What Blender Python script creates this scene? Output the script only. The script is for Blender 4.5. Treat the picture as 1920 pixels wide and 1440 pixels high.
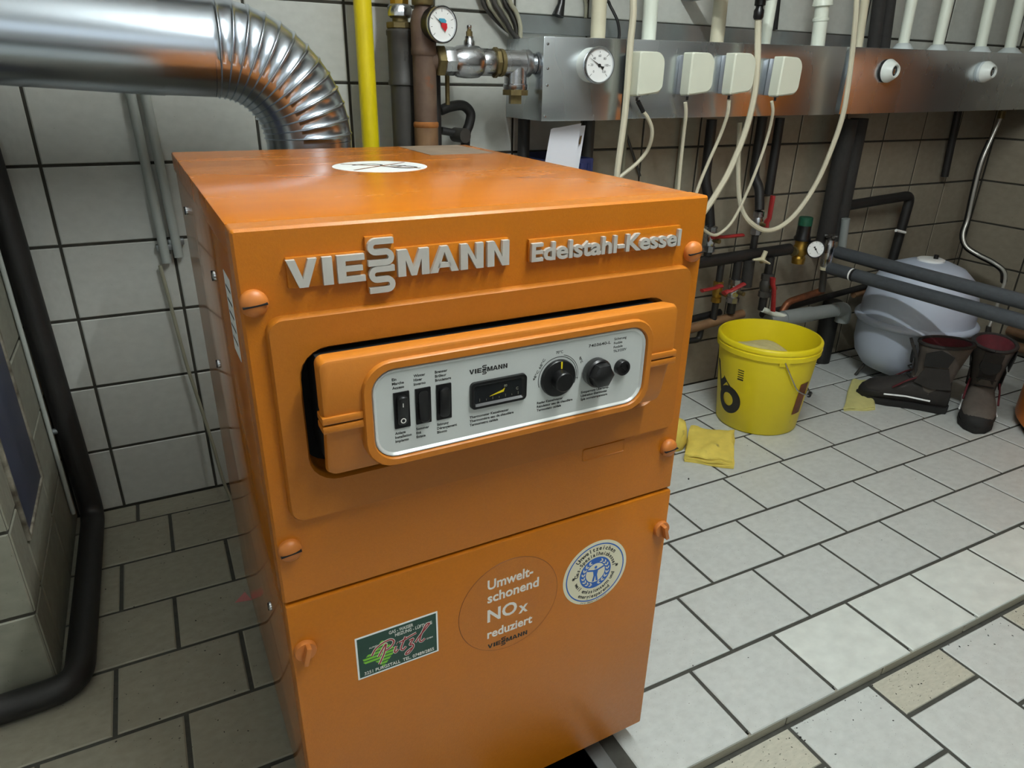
import bpy, bmesh, math, random
from mathutils import Vector, Matrix

# ------------------------------------------------------------------ scene, camera, light
for o in list(bpy.data.objects):
    bpy.data.objects.remove(o, do_unlink=True)
scene = bpy.context.scene
COL = scene.collection
rnd = random.Random(7)
PI = math.pi

F_PX, YAW, PITCH, ROLL = 1290.8438, 0.4809, 0.4178, 0.0213
CAM = Vector((0.1957, -1.8088, 1.0472))
cy_, sy_, cp_, sp_ = math.cos(YAW), math.sin(YAW), math.cos(PITCH), math.sin(PITCH)
FWD = Vector((sy_ * cp_, cy_ * cp_, -sp_))
RIGHT0 = Vector((cy_, -sy_, 0))
UP0 = RIGHT0.cross(FWD)
RIGHT = math.cos(ROLL) * RIGHT0 + math.sin(ROLL) * UP0
UP = -math.sin(ROLL) * RIGHT0 + math.cos(ROLL) * UP0
cam_data = bpy.data.cameras.new('camera')
cam = bpy.data.objects.new('camera', cam_data)
COL.objects.link(cam)
cam_data.sensor_fit = 'HORIZONTAL'
cam_data.sensor_width = 36.0
cam_data.lens = F_PX / 1920 * 36.0
cam_data.clip_start = 0.02
cam.matrix_world = Matrix(((RIGHT.x, UP.x, -FWD.x, CAM.x), (RIGHT.y, UP.y, -FWD.y, CAM.y),
                           (RIGHT.z, UP.z, -FWD.z, CAM.z), (0, 0, 0, 1)))
scene.camera = cam
vs = scene.view_settings
vs.view_transform = 'Standard'
vs.look = 'None'
vs.gamma = 1.0
vs.use_curve_mapping = False
vs.exposure = 0.0

world = bpy.data.worlds.new('world')
scene.world = world
world.use_nodes = True
world.node_tree.nodes['Background'].inputs[0].default_value = (0.30, 0.33, 0.36, 1)
world.node_tree.nodes['Background'].inputs[1].default_value = 0.0

# the room's ceiling lamps (their housings are built further down)
LAMPS = [((0.82, -1.58, 2.10), 1.30, 0.10, 0.0, 92.0)]
FILL_GLOW = 0.65            # radiance of the added fill window, unseen behind the viewer
TUBE_R = 0.013
GLOW = LAMPS[0][4] / (PI * 2 * PI * TUBE_R * LAMPS[0][1])      # radiance of the tube for its wattage


def ray(u, v):
    return RIGHT * ((u - 960) / F_PX) + UP * ((720 - v) / F_PX) + FWD


def PYs(u, v, y):
    d = ray(u, v)
    return CAM + d * ((y - CAM.y) / d.y)


def PXs(u, v, x):
    d = ray(u, v)
    return CAM + d * ((x - CAM.x) / d.x)


def PZs(u, v, z):
    d = ray(u, v)
    return CAM + d * ((z - CAM.z) / d.z)


# ------------------------------------------------------------------ materials
def srgb(r, g, b):
    return tuple(((c / 255) / 12.92 if c / 255 <= 0.04045 else ((c / 255 + 0.055) / 1.055) ** 2.4) for c in (r, g, b)) + (1,)


def mat(name, col, rough=0.5, metal=0.0, noise=0.0, nscale=40, bump=0.0, bscale=200, col2=None, spots=None,
        coat=0.0, rvar=0.0, aniso=None, stretch=None, trans=0.0, spec=0.5, detail=4):
    m = bpy.data.materials.new(name)
    m.use_nodes = True
    nt = m.node_tree
    N, Lk = nt.nodes, nt.links
    p = N['Principled BSDF']
    base = srgb(*col)
    p.inputs['Base Color'].default_value = base
    p.inputs['Roughness'].default_value = rough
    p.inputs['Metallic'].default_value = metal
    p.inputs['Specular IOR Level'].default_value = spec
    if coat:
        p.inputs['Coat Weight'].default_value = coat
        p.inputs['Coat Roughness'].default_value = 0.05
    if trans:
        p.inputs['Transmission Weight'].default_value = trans
    tc = N.new('ShaderNodeTexCoord')
    vec = tc.outputs['Object']
    if stretch:
        mp = N.new('ShaderNodeMapping')
        mp.inputs['Scale'].default_value = stretch
        Lk.new(vec, mp.inputs['Vector'])
        vec = mp.outputs['Vector']
    # per-object offset so that repeats are not identical
    oi = N.new('ShaderNodeObjectInfo')
    ad = N.new('ShaderNodeVectorMath')
    ad.operation = 'ADD'
    sc = N.new('ShaderNodeVectorMath')
    sc.operation = 'SCALE'
    cb = N.new('ShaderNodeCombineXYZ')
    for i in range(3):
        Lk.new(oi.outputs['Random'], cb.inputs[i])
    sc.inputs['Scale'].default_value = 37.0
    Lk.new(cb.outputs[0], sc.inputs[0])
    Lk.new(vec, ad.inputs[0])
    Lk.new(sc.outputs[0], ad.inputs[1])
    vec = ad.outputs[0]
    cur = None
    if noise or col2:
        nz = N.new('ShaderNodeTexNoise')
        nz.inputs['Scale'].default_value = nscale
        nz.inputs['Detail'].default_value = detail
        Lk.new(vec, nz.inputs['Vector'])
        rp = N.new('ShaderNodeValToRGB')
        rp.color_ramp.elements[0].position = 0.3
        rp.color_ramp.elements[1].position = 0.7
        c2 = srgb(*col2) if col2 else tuple(c * (1 - noise) for c in base[:3]) + (1,)
        rp.color_ramp.elements[0].color = c2
        rp.color_ramp.elements[1].color = base
        Lk.new(nz.outputs['Fac'], rp.inputs['Fac'])
        cur = rp.outputs['Color']
    if spots:      # (colour, scale, threshold)
        nz2 = N.new('ShaderNodeTexNoise')
        nz2.inputs['Scale'].default_value = spots[1]
        nz2.inputs['Detail'].default_value = 3
        Lk.new(vec, nz2.inputs['Vector'])
        rp2 = N.new('ShaderNodeValToRGB')
        rp2.color_ramp.elements[0].position = spots[2]
        rp2.color_ramp.elements[1].position = spots[2] + 0.06
        rp2.color_ramp.elements[0].color = (0, 0, 0, 1)
        rp2.color_ramp.elements[1].color = (1, 1, 1, 1)
        Lk.new(nz2.outputs['Fac'], rp2.inputs['Fac'])
        mx = N.new('ShaderNodeMix')
        mx.data_type = 'RGBA'
        Lk.new(rp2.outputs['Color'], mx.inputs['Factor'])
        if cur:
            Lk.new(cur, mx.inputs['A'])
        else:
            mx.inputs['A'].default_value = base
        mx.inputs['B'].default_value = srgb(*spots[0])
        cur = mx.outputs['Result']
    if cur:
        Lk.new(cur, p.inputs['Base Color'])
    if rvar:
        nr = N.new('ShaderNodeTexNoise')
        nr.inputs['Scale'].default_value = nscale * 0.5 + 3
        nr.inputs['Detail'].default_value = 5
        Lk.new(vec, nr.inputs['Vector'])
        mr = N.new('ShaderNodeMapRange')
        mr.inputs['From Min'].default_value = 0.3
        mr.inputs['From Max'].default_value = 0.7
        mr.inputs['To Min'].default_value = max(0.02, rough - rvar)
        mr.inputs['To Max'].default_value = rough + rvar
        Lk.new(nr.outputs['Fac'], mr.inputs['Value'])
        Lk.new(mr.outputs['Result'], p.inputs['Roughness'])
    if bump:
        nb = N.new('ShaderNodeTexNoise')
        nb.inputs['Scale'].default_value = bscale
        nb.inputs['Detail'].default_value = 2
        Lk.new(vec, nb.inputs['Vector'])
        bp = N.new('ShaderNodeBump')
        bp.inputs['Strength'].default_value = bump
        bp.inputs['Distance'].default_value = 0.001
        Lk.new(nb.outputs['Fac'], bp.inputs['Height'])
        Lk.new(bp.outputs['Normal'], p.inputs['Normal'])
    return m


M = {}
def mm(key, *a, **k):
    M[key] = mat(key, *a, **k)

mm('wall_tile', (186, 188, 181), 0.38, noise=0.10, nscale=9, bump=0.05, bscale=140, spots=((142, 140, 128), 60, 0.72), rvar=0.06)
mm('wall_tile_brown', (146, 138, 121), 0.42, noise=0.16, nscale=8, bump=0.06, bscale=140, spots=((96, 90, 74), 40, 0.70), rvar=0.06)  # darker, browner wall tile, right of the boiler
mm('pier_tile_shaded', (134, 134, 120), 0.45, noise=0.16, nscale=8, bump=0.06, bscale=140, spots=((90, 88, 74), 40, 0.70), rvar=0.06)  # shade on the pier is put into this darker tile colour
mm('floor_tile_brown', (152, 148, 132), 0.5, noise=0.16, nscale=12, bump=0.10, bscale=160, spots=((52, 48, 40), 40, 0.70), rvar=0.08)  # darker, browner floor tile, left of the boiler and on the step face
mm('floor_tile', (196, 200, 196), 0.42, noise=0.13, nscale=10, bump=0.10, bscale=160, spots=((104, 100, 90), 70, 0.69), rvar=0.08)
mm('floor_tile_new', (214, 219, 213), 0.36, noise=0.16, nscale=5, bump=0.06, bscale=120, rvar=0.06)
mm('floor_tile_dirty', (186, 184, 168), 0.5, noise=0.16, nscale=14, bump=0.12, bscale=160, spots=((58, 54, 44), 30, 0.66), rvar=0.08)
mm('grout', (58, 56, 48), 0.95, noise=0.3, nscale=60, bump=0.3, bscale=300)
mm('grout_floor', (70, 70, 64), 0.95, noise=0.3, nscale=60, bump=0.3, bscale=300)
mm('plaster', (222, 222, 216), 0.9, noise=0.05, nscale=8)
mm('ceiling_paint', (228, 228, 222), 0.9, noise=0.04, nscale=8)
mm('orange_gloss', (188, 108, 18), 0.14, noise=0.10, nscale=7, bump=0.03, bscale=220, coat=0.25, rvar=0.07)
mm('orange_top', (190, 108, 16), 0.24, col2=(180, 100, 18), nscale=6, bump=0.02, bscale=150, rvar=0.07, stretch=(0.5, 2.0, 1.0), coat=0.08, spec=0.4)
mm('orange_front', (188, 109, 14), 0.36, noise=0.08, nscale=300, bump=0.22, bscale=700, rvar=0.04)
mm('orange_bezel', (176, 104, 22), 0.42, noise=0.06, nscale=300, bump=0.12, bscale=700)
mm('orange_plastic', (188, 112, 28), 0.42, noise=0.05, nscale=200, bump=0.10, bscale=600)
mm('orange_cap', (192, 114, 48), 0.45, noise=0.06, nscale=200)
mm('orange_tank', (215, 118, 24), 0.35, noise=0.1, nscale=6)
mm('letter_silver', (200, 198, 190), 0.42, metal=0.25, noise=0.1, nscale=60)
mm('faceplate', (206, 210, 206), 0.38, metal=0.15, noise=0.04, nscale=30)
mm('plate_rim', (224, 226, 222), 0.3, metal=0.4)
mm('black_plastic', (20, 20, 21), 0.32, noise=0.2, nscale=80)
mm('black_matte', (14, 13, 12), 0.8, noise=0.2, nscale=40)
mm('ink', (28, 27, 24), 0.6)
mm('ink_brown', (120, 74, 40), 0.6)
mm('white_ink', (226, 222, 214), 0.5)
mm('display_glass', (30, 32, 34), 0.08, spec=0.6)
mm('needle_yellow', (222, 200, 24), 0.4)
mm('sticker_white', (238, 240, 238), 0.35)
mm('sticker_cream', (226, 220, 190), 0.4, noise=0.04, nscale=20)
mm('sticker_green', (16, 62, 48), 0.35)
mm('sticker_lime', (120, 190, 48), 0.4)
mm('sticker_clear', (184, 106, 20), 0.30, noise=0.03, nscale=60)
mm('sticker_line', (118, 66, 18), 0.5)
mm('sticker_blue', (26, 92, 178), 0.4)
mm('sticker_red', (150, 32, 40), 0.4)
mm('vent_grey', (140, 122, 104), 0.5, noise=0.25, nscale=30)
mm('chrome', (205, 208, 212), 0.18, metal=1.0, noise=0.06, nscale=30)
mm('flue_steel', (202, 211, 222), 0.25, metal=1.0)
mm('box_steel', (212, 218, 222), 0.27, metal=0.95, noise=0.08, nscale=7, rvar=0.05, stretch=(1, 1, 0.3))
mm('galvanised', (150, 156, 156), 0.45, metal=0.7, noise=0.18, nscale=14, rvar=0.1)
mm('nickel', (190, 192, 196), 0.28, metal=1.0, noise=0.18, nscale=40, rvar=0.1)
mm('brass', (176, 140, 62), 0.35, metal=0.9, noise=0.3, nscale=50)
mm('brass_dull', (126, 112, 74), 0.5, metal=0.7, noise=0.35, nscale=60)
mm('copper', (140, 84, 52), 0.5, metal=0.6, col2=(92, 58, 40), nscale=30)
mm('pipe_dark', (62, 60, 56), 0.5, noise=0.35, nscale=26, bump=0.1, bscale=200)
mm('pipe_black', (30, 29, 28), 0.55, noise=0.35, nscale=26, bump=0.1, bscale=200)
mm('pipe_rust', (104, 84, 68), 0.65, col2=(72, 52, 42), nscale=22, bump=0.2, bscale=120, spots=((110, 70, 44), 26, 0.66))
mm('pipe_brown', (128, 98, 68), 0.6, col2=(96, 68, 46), nscale=20, bump=0.15, bscale=150)
mm('rust_ring', (160, 98, 40), 0.8, noise=0.4, nscale=60)
mm('gas_yellow', (226, 204, 20), 0.38, noise=0.10, nscale=16, spots=((120, 108, 24), 50, 0.76))
mm('insulation', (62, 66, 70), 0.85, noise=0.2, nscale=60, bump=0.3, bscale=300)
mm('insulation_dark', (40, 38, 36), 0.85, noise=0.25, nscale=60, bump=0.3, bscale=300)
mm('pvc_white', (226, 232, 218), 0.35, noise=0.04, nscale=12)
mm('pvc_cream', (208, 202, 176), 0.42, noise=0.10, nscale=14)
mm('pvc_grey', (132, 138, 136), 0.45, noise=0.12, nscale=14)
mm('conduit_grey', (164, 170, 164), 0.5, noise=0.10, nscale=20, bump=0.06, bscale=120)
mm('cable_cream', (206, 200, 176), 0.5, noise=0.05, nscale=20)
mm('cable_grey', (150, 148, 128), 0.55, noise=0.15, nscale=30)
mm('actuator', (218, 222, 204), 0.4, noise=0.04, nscale=20, bump=0.04, bscale=400)
mm('actuator_base', (150, 154, 160), 0.35, metal=0.4)
mm('flange_grey', (196, 204, 204), 0.4)
mm('knob_white', (226, 232, 226), 0.35)
mm('dial_white', (236, 238, 236), 0.3)
mm('dial_blue', (70, 150, 178), 0.4)
mm('dial_red', (190, 40, 48), 0.4)
mm('valve_red', (148, 36, 36), 0.45, noise=0.2, nscale=40)
mm('handle_cream', (206, 200, 170), 0.45)
mm('green_cap', (16, 78, 56), 0.5)
mm('tank_grey', (180, 190, 206), 0.38, noise=0.04, nscale=8)
mm('bucket_yellow', (228, 208, 26), 0.42, noise=0.07, nscale=10, spots=((190, 178, 60), 20, 0.70))
mm('cement', (206, 196, 140), 0.9, noise=0.18, nscale=60, bump=0.3, bscale=300)
mm('cloth_yellow', (222, 200, 92), 0.9, noise=0.12, nscale=40, bump=0.35, bscale=500, spots=((150, 132, 70), 14, 0.66))
mm('cloth_pale', (200, 196, 128), 0.9, noise=0.12, nscale=40, bump=0.35, bscale=500)
mm('boot_dark', (40, 36, 33), 0.8, noise=0.3, nscale=50, bump=0.3, bscale=300)
mm('boot_grey', (84, 77, 70), 0.85, noise=0.2, nscale=50, bump=0.3, bscale=300)
mm('boot_navy', (32, 36, 48), 0.7, noise=0.2, nscale=50)
mm('boot_red', (84, 16, 26), 0.85, noise=0.3, nscale=40, bump=0.3, bscale=300)
mm('boot_sole', (24, 23, 22), 0.8, noise=0.2, nscale=60)
mm('paper', (226, 228, 236), 0.6, noise=0.04, nscale=12)
mm('pink_paper', (196, 120, 120), 0.7)
mm('blue_plastic', (34, 42, 86), 0.5, noise=0.2, nscale=20)
mm('hatch_blue', (52, 58, 84), 0.4, noise=0.25, nscale=16)
mm('hatch_frame', (70, 62, 50), 0.7, col2=(150, 146, 130), nscale=40)
mm('pier_plaster', (152, 150, 132), 0.7, noise=0.2, nscale=10)
mm('hose_steel', (214, 214, 206), 0.35, metal=0.6, bump=0.2, bscale=600)
mm('lamp_white', (232, 232, 228), 0.5)
em = bpy.data.materials.new('lamp_glow')
em.use_nodes = True
_p = em.node_tree.nodes['Principled BSDF']
_p.inputs['Emission Color'].default_value = (0.94, 1.0, 1.0, 1)
_p.inputs['Emission Strength'].default_value = GLOW
M['lamp_glow'] = em
em2 = em.copy()
em2.name = 'window_fill'
_p = em2.node_tree.nodes['Principled BSDF']
_p.inputs['Emission Color'].default_value = (0.80, 0.92, 1.0, 1)
_p.inputs['Emission Strength'].default_value = FILL_GLOW
M['window_fill'] = em2


# ------------------------------------------------------------------ object helpers
def tag(o, label=None, cat=None, group=None, kind=None):
    if label: o['label'] = label
    if cat: o['category'] = cat
    if group: o['group'] = group
    if kind: o['kind'] = kind
    return o


def thing(name, loc, label, cat, group=None, rz=0.0):
    o = bpy.data.objects.new(name, None)
    COL.objects.link(o)
    o.empty_display_size = 0.05
    o.location = loc
    o.rotation_euler = (0, 0, rz)
    o['base'] = list(loc)
    return tag(o, label, cat, group)


def basis(axis):
    z = Vector(axis).normalized()
    a = Vector((0, 0, 1)) if abs(z.z) < 0.9 else Vector((1, 0, 0))
    x = a.cross(z).normalized()
    return x, z.cross(x), z


def smooth_path(pts, n=8):
    pts = [Vector(p) for p in pts]
    if len(pts) < 3: return pts
    P = [2 * pts[0] - pts[1]] + pts + [2 * pts[-1] - pts[-2]]
    out = []
    for i in range(1, len(P) - 2):
        p0, p1, p2, p3 = P[i - 1:i + 3]
        for k in range(n):
            t = k / n
            out.append(0.5 * ((2 * p1) + (-p0 + p2) * t + (2 * p0 - 5 * p1 + 4 * p2 - p3) * t * t + (-p0 + 3 * p1 - 3 * p2 + p3) * t ** 3))
    out.append(pts[-1])
    return out


def fillet(pts, r, n=6):
    """polyline with its corners rounded"""
    pts = [Vector(p) for p in pts]
    out = [pts[0]]
    for i in range(1, len(pts) - 1):
        a, b, c = pts[i - 1:i + 2]
        d0, d1 = (a - b), (c - b)
        rr = min(r, d0.length * 0.49, d1.length * 0.49)
        p0, p1 = b + d0.normalized() * rr, b + d1.normalized() * rr
        for k in range(n + 1):
            t = k / n
            out.append(p0 * (1 - t) ** 2 + b * 2 * t * (1 - t) + p1 * t * t)
    out.append(pts[-1])
    return out


class MB:
    def __init__(s):
        s.v, s.f = [], []

    def add(s, vs_, fs):
        o = len(s.v)
        s.v += [Vector(q) for q in vs_]
        s.f += [tuple(i + o for i in f) for f in fs]
        return s

    def box(s, lo, hi, mtx=None):
        x0, y0, z0 = lo
        x1, y1, z1 = hi
        vs_ = [Vector(q) for q in ((x0, y0, z0), (x1, y0, z0), (x1, y1, z0), (x0, y1, z0), (x0, y0, z1), (x1, y0, z1), (x1, y1, z1), (x0, y1, z1))]
        if mtx: vs_ = [mtx @ q for q in vs_]
        return s.add(vs_, [(0, 3, 2, 1), (4, 5, 6, 7), (0, 1, 5, 4), (1, 2, 6, 5), (2, 3, 7, 6), (3, 0, 4, 7)])

    def loft(s, loops, cap0=True, cap1=True, closed=True):
        n = len(loops[0])
        vs_ = [q for lp in loops for q in lp]
        fs = []
        for j in range(len(loops) - 1):
            for i in range(n if closed else n - 1):
                k = (i + 1) % n
                fs.append((j * n + i, j * n + k, (j + 1) * n + k, (j + 1) * n + i))
        if cap0: fs.append(tuple(reversed(range(n))))
        if cap1: fs.append(tuple(range((len(loops) - 1) * n, len(loops) * n)))
        return s.add(vs_, fs)

    def tube(s, pts, r, n=10, caps=True, flat=1.0):
        pts = [Vector(p) for p in pts]
        rs = r if isinstance(r, (list, tuple)) else [r] * len(pts)
        loops = []
        px = None
        for i, p in enumerate(pts):
            a = pts[max(i - 1, 0)]
            b = pts[min(i + 1, len(pts) - 1)]
            t = (b - a)
            if t.length < 1e-9: t = Vector((0, 0, 1))
            t.normalize()
            if px is None:
                px, _, _ = basis(t)
            px = (px - t * px.dot(t))
            if px.length < 1e-6: px, _, _ = basis(t)
            px.normalize()
            py = t.cross(px)
            loops.append([p + (px * math.cos(2 * PI * k / n) + py * math.sin(2 * PI * k / n) * flat) * rs[i] for k in range(n)])
        return s.loft(loops, caps, caps)

    def cyl(s, p0, p1, r0, r1=None, n=20):
        p0, p1 = Vector(p0), Vector(p1)
        r1 = r0 if r1 is None else r1
        x, y, z = basis(p1 - p0)
        lp = [[c + (x * math.cos(2 * PI * k / n) + y * math.sin(2 * PI * k / n)) * rr for k in range(n)] for c, rr in ((p0, r0), (p1, r1))]
        return s.loft(lp)

    def lathe(s, prof, org=(0, 0, 0), axis=(0, 0, 1), n=28, cap0=True, cap1=True, rot=0.0):
        """prof: list of (radius, height along axis)"""
        x, y, z = basis(axis)
        org = Vector(org)
        lp = [[org + z * h + (x * math.cos(2 * PI * k / n + rot) + y * math.sin(2 * PI * k / n + rot)) * max(r, 1e-5) for k in range(n)] for r, h in prof]
        return s.loft(lp, cap0, cap1)

    def prism(s, poly, fn, d0, d1):
        """poly 2D -> fn(u, v, d) 3D between depths d0 and d1"""
        n = len(poly)
        a = [fn(u, v, d0) for u, v in poly]
        b = [fn(u, v, d1) for u, v in poly]
        fs = [tuple(range(n)), tuple(reversed(range(n, 2 * n)))]
        fs += [(i, n + i, n + (i + 1) % n, (i + 1) % n) for i in range(n)]
        return s.add(a + b, fs)

    def build(s, name, m, parent=None, bevel=0.0, smooth=40, local=False, seg=2):
        me = bpy.data.meshes.new(name)
        off = Vector((0, 0, 0))
        if parent is not None and not local:
            root = parent
            while root.parent is not None: root = root.parent
            off = Vector(root['base']) if 'base' in root.keys() else Vector((0, 0, 0))
        bm = bmesh.new()
        vv = [bm.verts.new(q - off) for q in s.v]
        for f in s.f:
            try:
                bm.faces.new([vv[i] for i in f])
            except ValueError:
                pass
        bmesh.ops.recalc_face_normals(bm, faces=bm.faces[:])
        if bevel:
            ed = [e for e in bm.edges if len(e.link_faces) == 2 and e.calc_face_angle(0) > 0.5]
            bmesh.ops.bevel(bm, geom=ed, offset=bevel, segments=seg, affect='EDGES', profile=0.5, clamp_overlap=True)
        bm.to_mesh(me)
        bm.free()
        if smooth:
            for p in me.polygons: p.use_smooth = True
            me.set_sharp_from_angle(angle=math.radians(smooth))
        me.materials.append(M[m])
        o = bpy.data.objects.new(name, me)
        COL.objects.link(o)
        if parent is not None: o.parent = parent
        return o


def rrect(x0, x1, z0, z1, r, n=6):
    out = []
    for cx, cz, a0 in ((x1 - r, z1 - r, 0), (x0 + r, z1 - r, PI / 2), (x0 + r, z0 + r, PI), (x1 - r, z0 + r, 1.5 * PI)):
        for k in range(n + 1):
            a = a0 + PI / 2 * k / n
            out.append((cx + r * math.cos(a), cz + r * math.sin(a)))
    return out


def circ(cx, cz, r, n=40):
    return [(cx + r * math.cos(2 * PI * k / n), cz + r * math.sin(2 * PI * k / n)) for k in range(n)]


def ring_loft(mb, outer, inner, ys_outer, fn=None):
    """plate with a hole: profile list of (which loop 'o'/'i', inset, depth)"""
    pass


def front(u, v, d):           # boiler front: depth d is towards the viewer
    return Vector((u, -d, v))


def stroke(path, w):
    """2D polyline -> thick outline polygon"""
    L, R = [], []
    for i, (x, y) in enumerate(path):
        x0, y0 = path[max(i - 1, 0)]
        x1, y1 = path[min(i + 1, len(path) - 1)]
        dx, dy = x1 - x0, y1 - y0
        l = math.hypot(dx, dy) or 1
        L.append((x - dy / l * w / 2, y + dx / l * w / 2))
        R.append((x + dy / l * w / 2, y - dx / l * w / 2))
    return L, R


def stroke_prism(mb, path, w, fn, d0, d1):
    L, R = stroke(path, w)
    n = len(L)
    vs_ = [fn(u, v, d1) for u, v in L] + [fn(u, v, d1) for u, v in R] + [fn(u, v, d0) for u, v in L] + [fn(u, v, d0) for u, v in R]
    fs = []
    for i in range(n - 1):
        fs += [(i, i + 1, n + i + 1, n + i), (2 * n + i, 3 * n + i, 3 * n + i + 1, 2 * n + i + 1),
               (i, 2 * n + i, 2 * n + i + 1, i + 1), (n + i, n + i + 1, 3 * n + i + 1, 3 * n + i)]
    fs += [(0, n, 3 * n, 2 * n), (n - 1, 3 * n - 1, 4 * n - 1, 2 * n - 1)]
    return mb.add(vs_, fs)


_text_cache = {}
def text_mesh(body, bold=0.0, extrude=0.0, shear=0.0):
    key = (body, bold, extrude, shear)
    if key in _text_cache: return _text_cache[key]
    cu = bpy.data.curves.new('text', 'FONT')
    cu.body = body
    cu.size = 1.0
    cu.offset = bold
    cu.shear = shear
    cu.extrude = extrude
    cu.resolution_u = 3
    cu.fill_mode = 'BOTH'
    ob = bpy.data.objects.new('text', cu)
    COL.objects.link(ob)
    me = bpy.data.meshes.new_from_object(ob)
    vs_ = [v.co.copy() for v in me.vertices]
    fs = [tuple(p.vertices) for p in me.polygons]
    bpy.data.objects.remove(ob)
    bpy.data.curves.remove(cu)
    bpy.data.meshes.remove(me)
    _text_cache[key] = (vs_, fs)
    return vs_, fs


def put_text(mb, body, fn, u, v, h, width=None, depth=(0.0, 0.0003), bold=0.0, align='L', rot=0.0, shear=0.0, slope=0.0):
    """cap height h; optional fixed total width; fn(u, v, d)"""
    vs_, fs = text_mesh(body, bold, 0.5, shear)
    if not vs_: return 0
    x0, x1 = min(q.x for q in vs_), max(q.x for q in vs_)
    s = h / 0.70
    sx = s if width is None else width / (x1 - x0)
    w = (x1 - x0) * sx
    ax = {'L': 0, 'C': -w / 2, 'R': -w}[align]
    c, sn = math.cos(rot), math.sin(rot)
    out = []
    for q in vs_:
        a, b = (q.x - x0) * sx + ax, q.y * s
        b += a * slope
        out.append(fn(u + a * c - b * sn, v + a * sn + b * c, depth[0] if q.z < 0 else depth[1]))
    mb.add(out, fs)
    return w


def arc_text(mb, body, fn, cx, cz, r, a_mid, h, step, depth=(0, .0003), bold=0.02, bottom=False):
    n = len(body)
    for i, ch in enumerate(body):
        if ch == ' ': continue
        k = i - (n - 1) / 2
        if bottom:
            a = a_mid + k * step
            put_text(mb, ch, fn, cx + r * math.cos(a), cz + r * math.sin(a), h, depth=depth, bold=bold, align='C', rot=a + PI / 2)
        else:
            a = a_mid - k * step
            put_text(mb, ch, fn, cx + r * math.cos(a), cz + r * math.sin(a), h, depth=depth, bold=bold, align='C', rot=a - PI / 2)


# ------------------------------------------------------------------ the room
XR, XL, YB, ZC = 3.40, -1.70, -3.60, 2.40
TX, TZ = 0.225, 0.1715            # tile pitch


def slab(name, lo, hi, m):
    o = MB().box(lo, hi).build(name, m, smooth=0)
    return tag(o, kind='structure')


_tile_mesh = {}
def tile_mesh(m):
    """unit tile 1 x 1 x 1 (z up) with a worn edge, scaled per piece"""
    if m in _tile_mesh: return _tile_mesh[m]
    e = 0.012
    a = [(-.5, -.5), (.5, -.5), (.5, .5), (-.5, .5)]
    lp = [[Vector((x, y, 0)) for x, y in a], [Vector((x, y, 0.75)) for x, y in a],
          [Vector((x * (1 - 2 * e), y * (1 - 2 * e), 1.0)) for x, y in a]]
    mb = MB().loft(lp, True, True)
    o = mb.build('tile', m, smooth=0)
    _tile_mesh[m] = o.data
    bpy.data.objects.remove(o)
    return _tile_mesh[m]


def lay(parent, m, u0, u1, v0, v1, place, joint=0.008, th=0.007):
    """one tile; place(u, v) -> (location, rotation)"""
    if u1 - u0 < 0.02 or v1 - v0 < 0.02: return
    o = bpy.data.objects.new('tile', tile_mesh(m))
    COL.objects.link(o)
    loc, rot = place((u0 + u1) / 2, (v0 + v1) / 2)
    o.location = loc
    o.rotation_euler = rot
    o.scale = (u1 - u0 - joint, v1 - v0 - joint, th + rnd.uniform(-.0006, .0006))
    o.parent = parent
    return o


# tile faces lie in the measured planes; the beds lie th behind them
TH = 0.007
GJ = 0.0028         # joints lie this far behind the tile faces
floor = slab('floor', (XL, -1.236, -0.12), (XR, 0.0, -GJ), 'grout_floor')
floor_low = slab('floor_lower', (XL, YB, -0.14), (XR, -1.236, -0.025 - GJ), 'grout_floor')
wall_back = slab('wall_back', (XL, GJ, -0.12), (XR + 0.2, 0.16, ZC), 'grout')
wall_right = slab('wall_right', (XR + GJ, YB, -0.14), (XR + 0.16, GJ, ZC), 'grout')
wall_left = slab('wall_left', (XL - 0.15, YB, -0.14), (XL, 0.1, ZC), 'plaster')
# added glowing window, unseen behind the viewer, for soft bluish fill
win = MB().box((-1.30, YB + .004, 1.05), (0.75, YB + .010, 2.05)).build('fill_window_1', 'window_fill', None, smooth=0)
tag(win, kind='structure')
for x0_, x1_, z0_, z1_ in ((-1.36, -1.30, .99, 2.11), (.75, .81, .99, 2.11), (-1.36, .81, .99, 1.05), (-1.36, .81, 2.05, 2.11), (-.30, -.25, 1.05, 2.05)):
    MB().box((x0_, YB, z0_), (x1_, YB + .04, z1_)).build('fill_window_frame', 'lamp_white', win, smooth=0)
wall_front = slab('wall_front', (XL - .15, YB - 0.15, -0.14), (XR + .16, YB, ZC), 'plaster')
ceiling = slab('ceiling', (XL - .15, YB - .15, ZC), (XR + .2, 0.16, ZC + 0.12), 'ceiling_paint')

# back wall tiles: joints at x = i * TX, rows at z = j * TZ
bw = lambda u, v: ((u, TH, v), (PI / 2, 0, 0))
for i in range(-1, 16):
    for j in range(0, 10):
        u0, u1 = i * TX, (i + 1) * TX
        u1 = min(u1, XR)
        u0 = max(u0, -0.105 if j < 99 else u0)
        lay(wall_back, 'wall_tile_brown' if (i >= 6 and j < 6) else 'wall_tile', u0, u1, j * TZ, (j + 1) * TZ, bw, 0.0065)
# right wall tiles
rw = lambda u, v: ((XR + TH, u, v), (PI / 2, 0, -PI / 2))
for i in range(0, 9):
    for j in range(0, 9):
        lay(wall_right, 'wall_tile_brown', -0.035 - (i + 1) * TX if i else -0.26, -0.035 - i * TX if i else 0.0, j * TZ, (j + 1) * TZ, rw, 0.0065)
fl = lambda u, v: ((u, v, -TH), (0, 0, 0))
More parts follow.
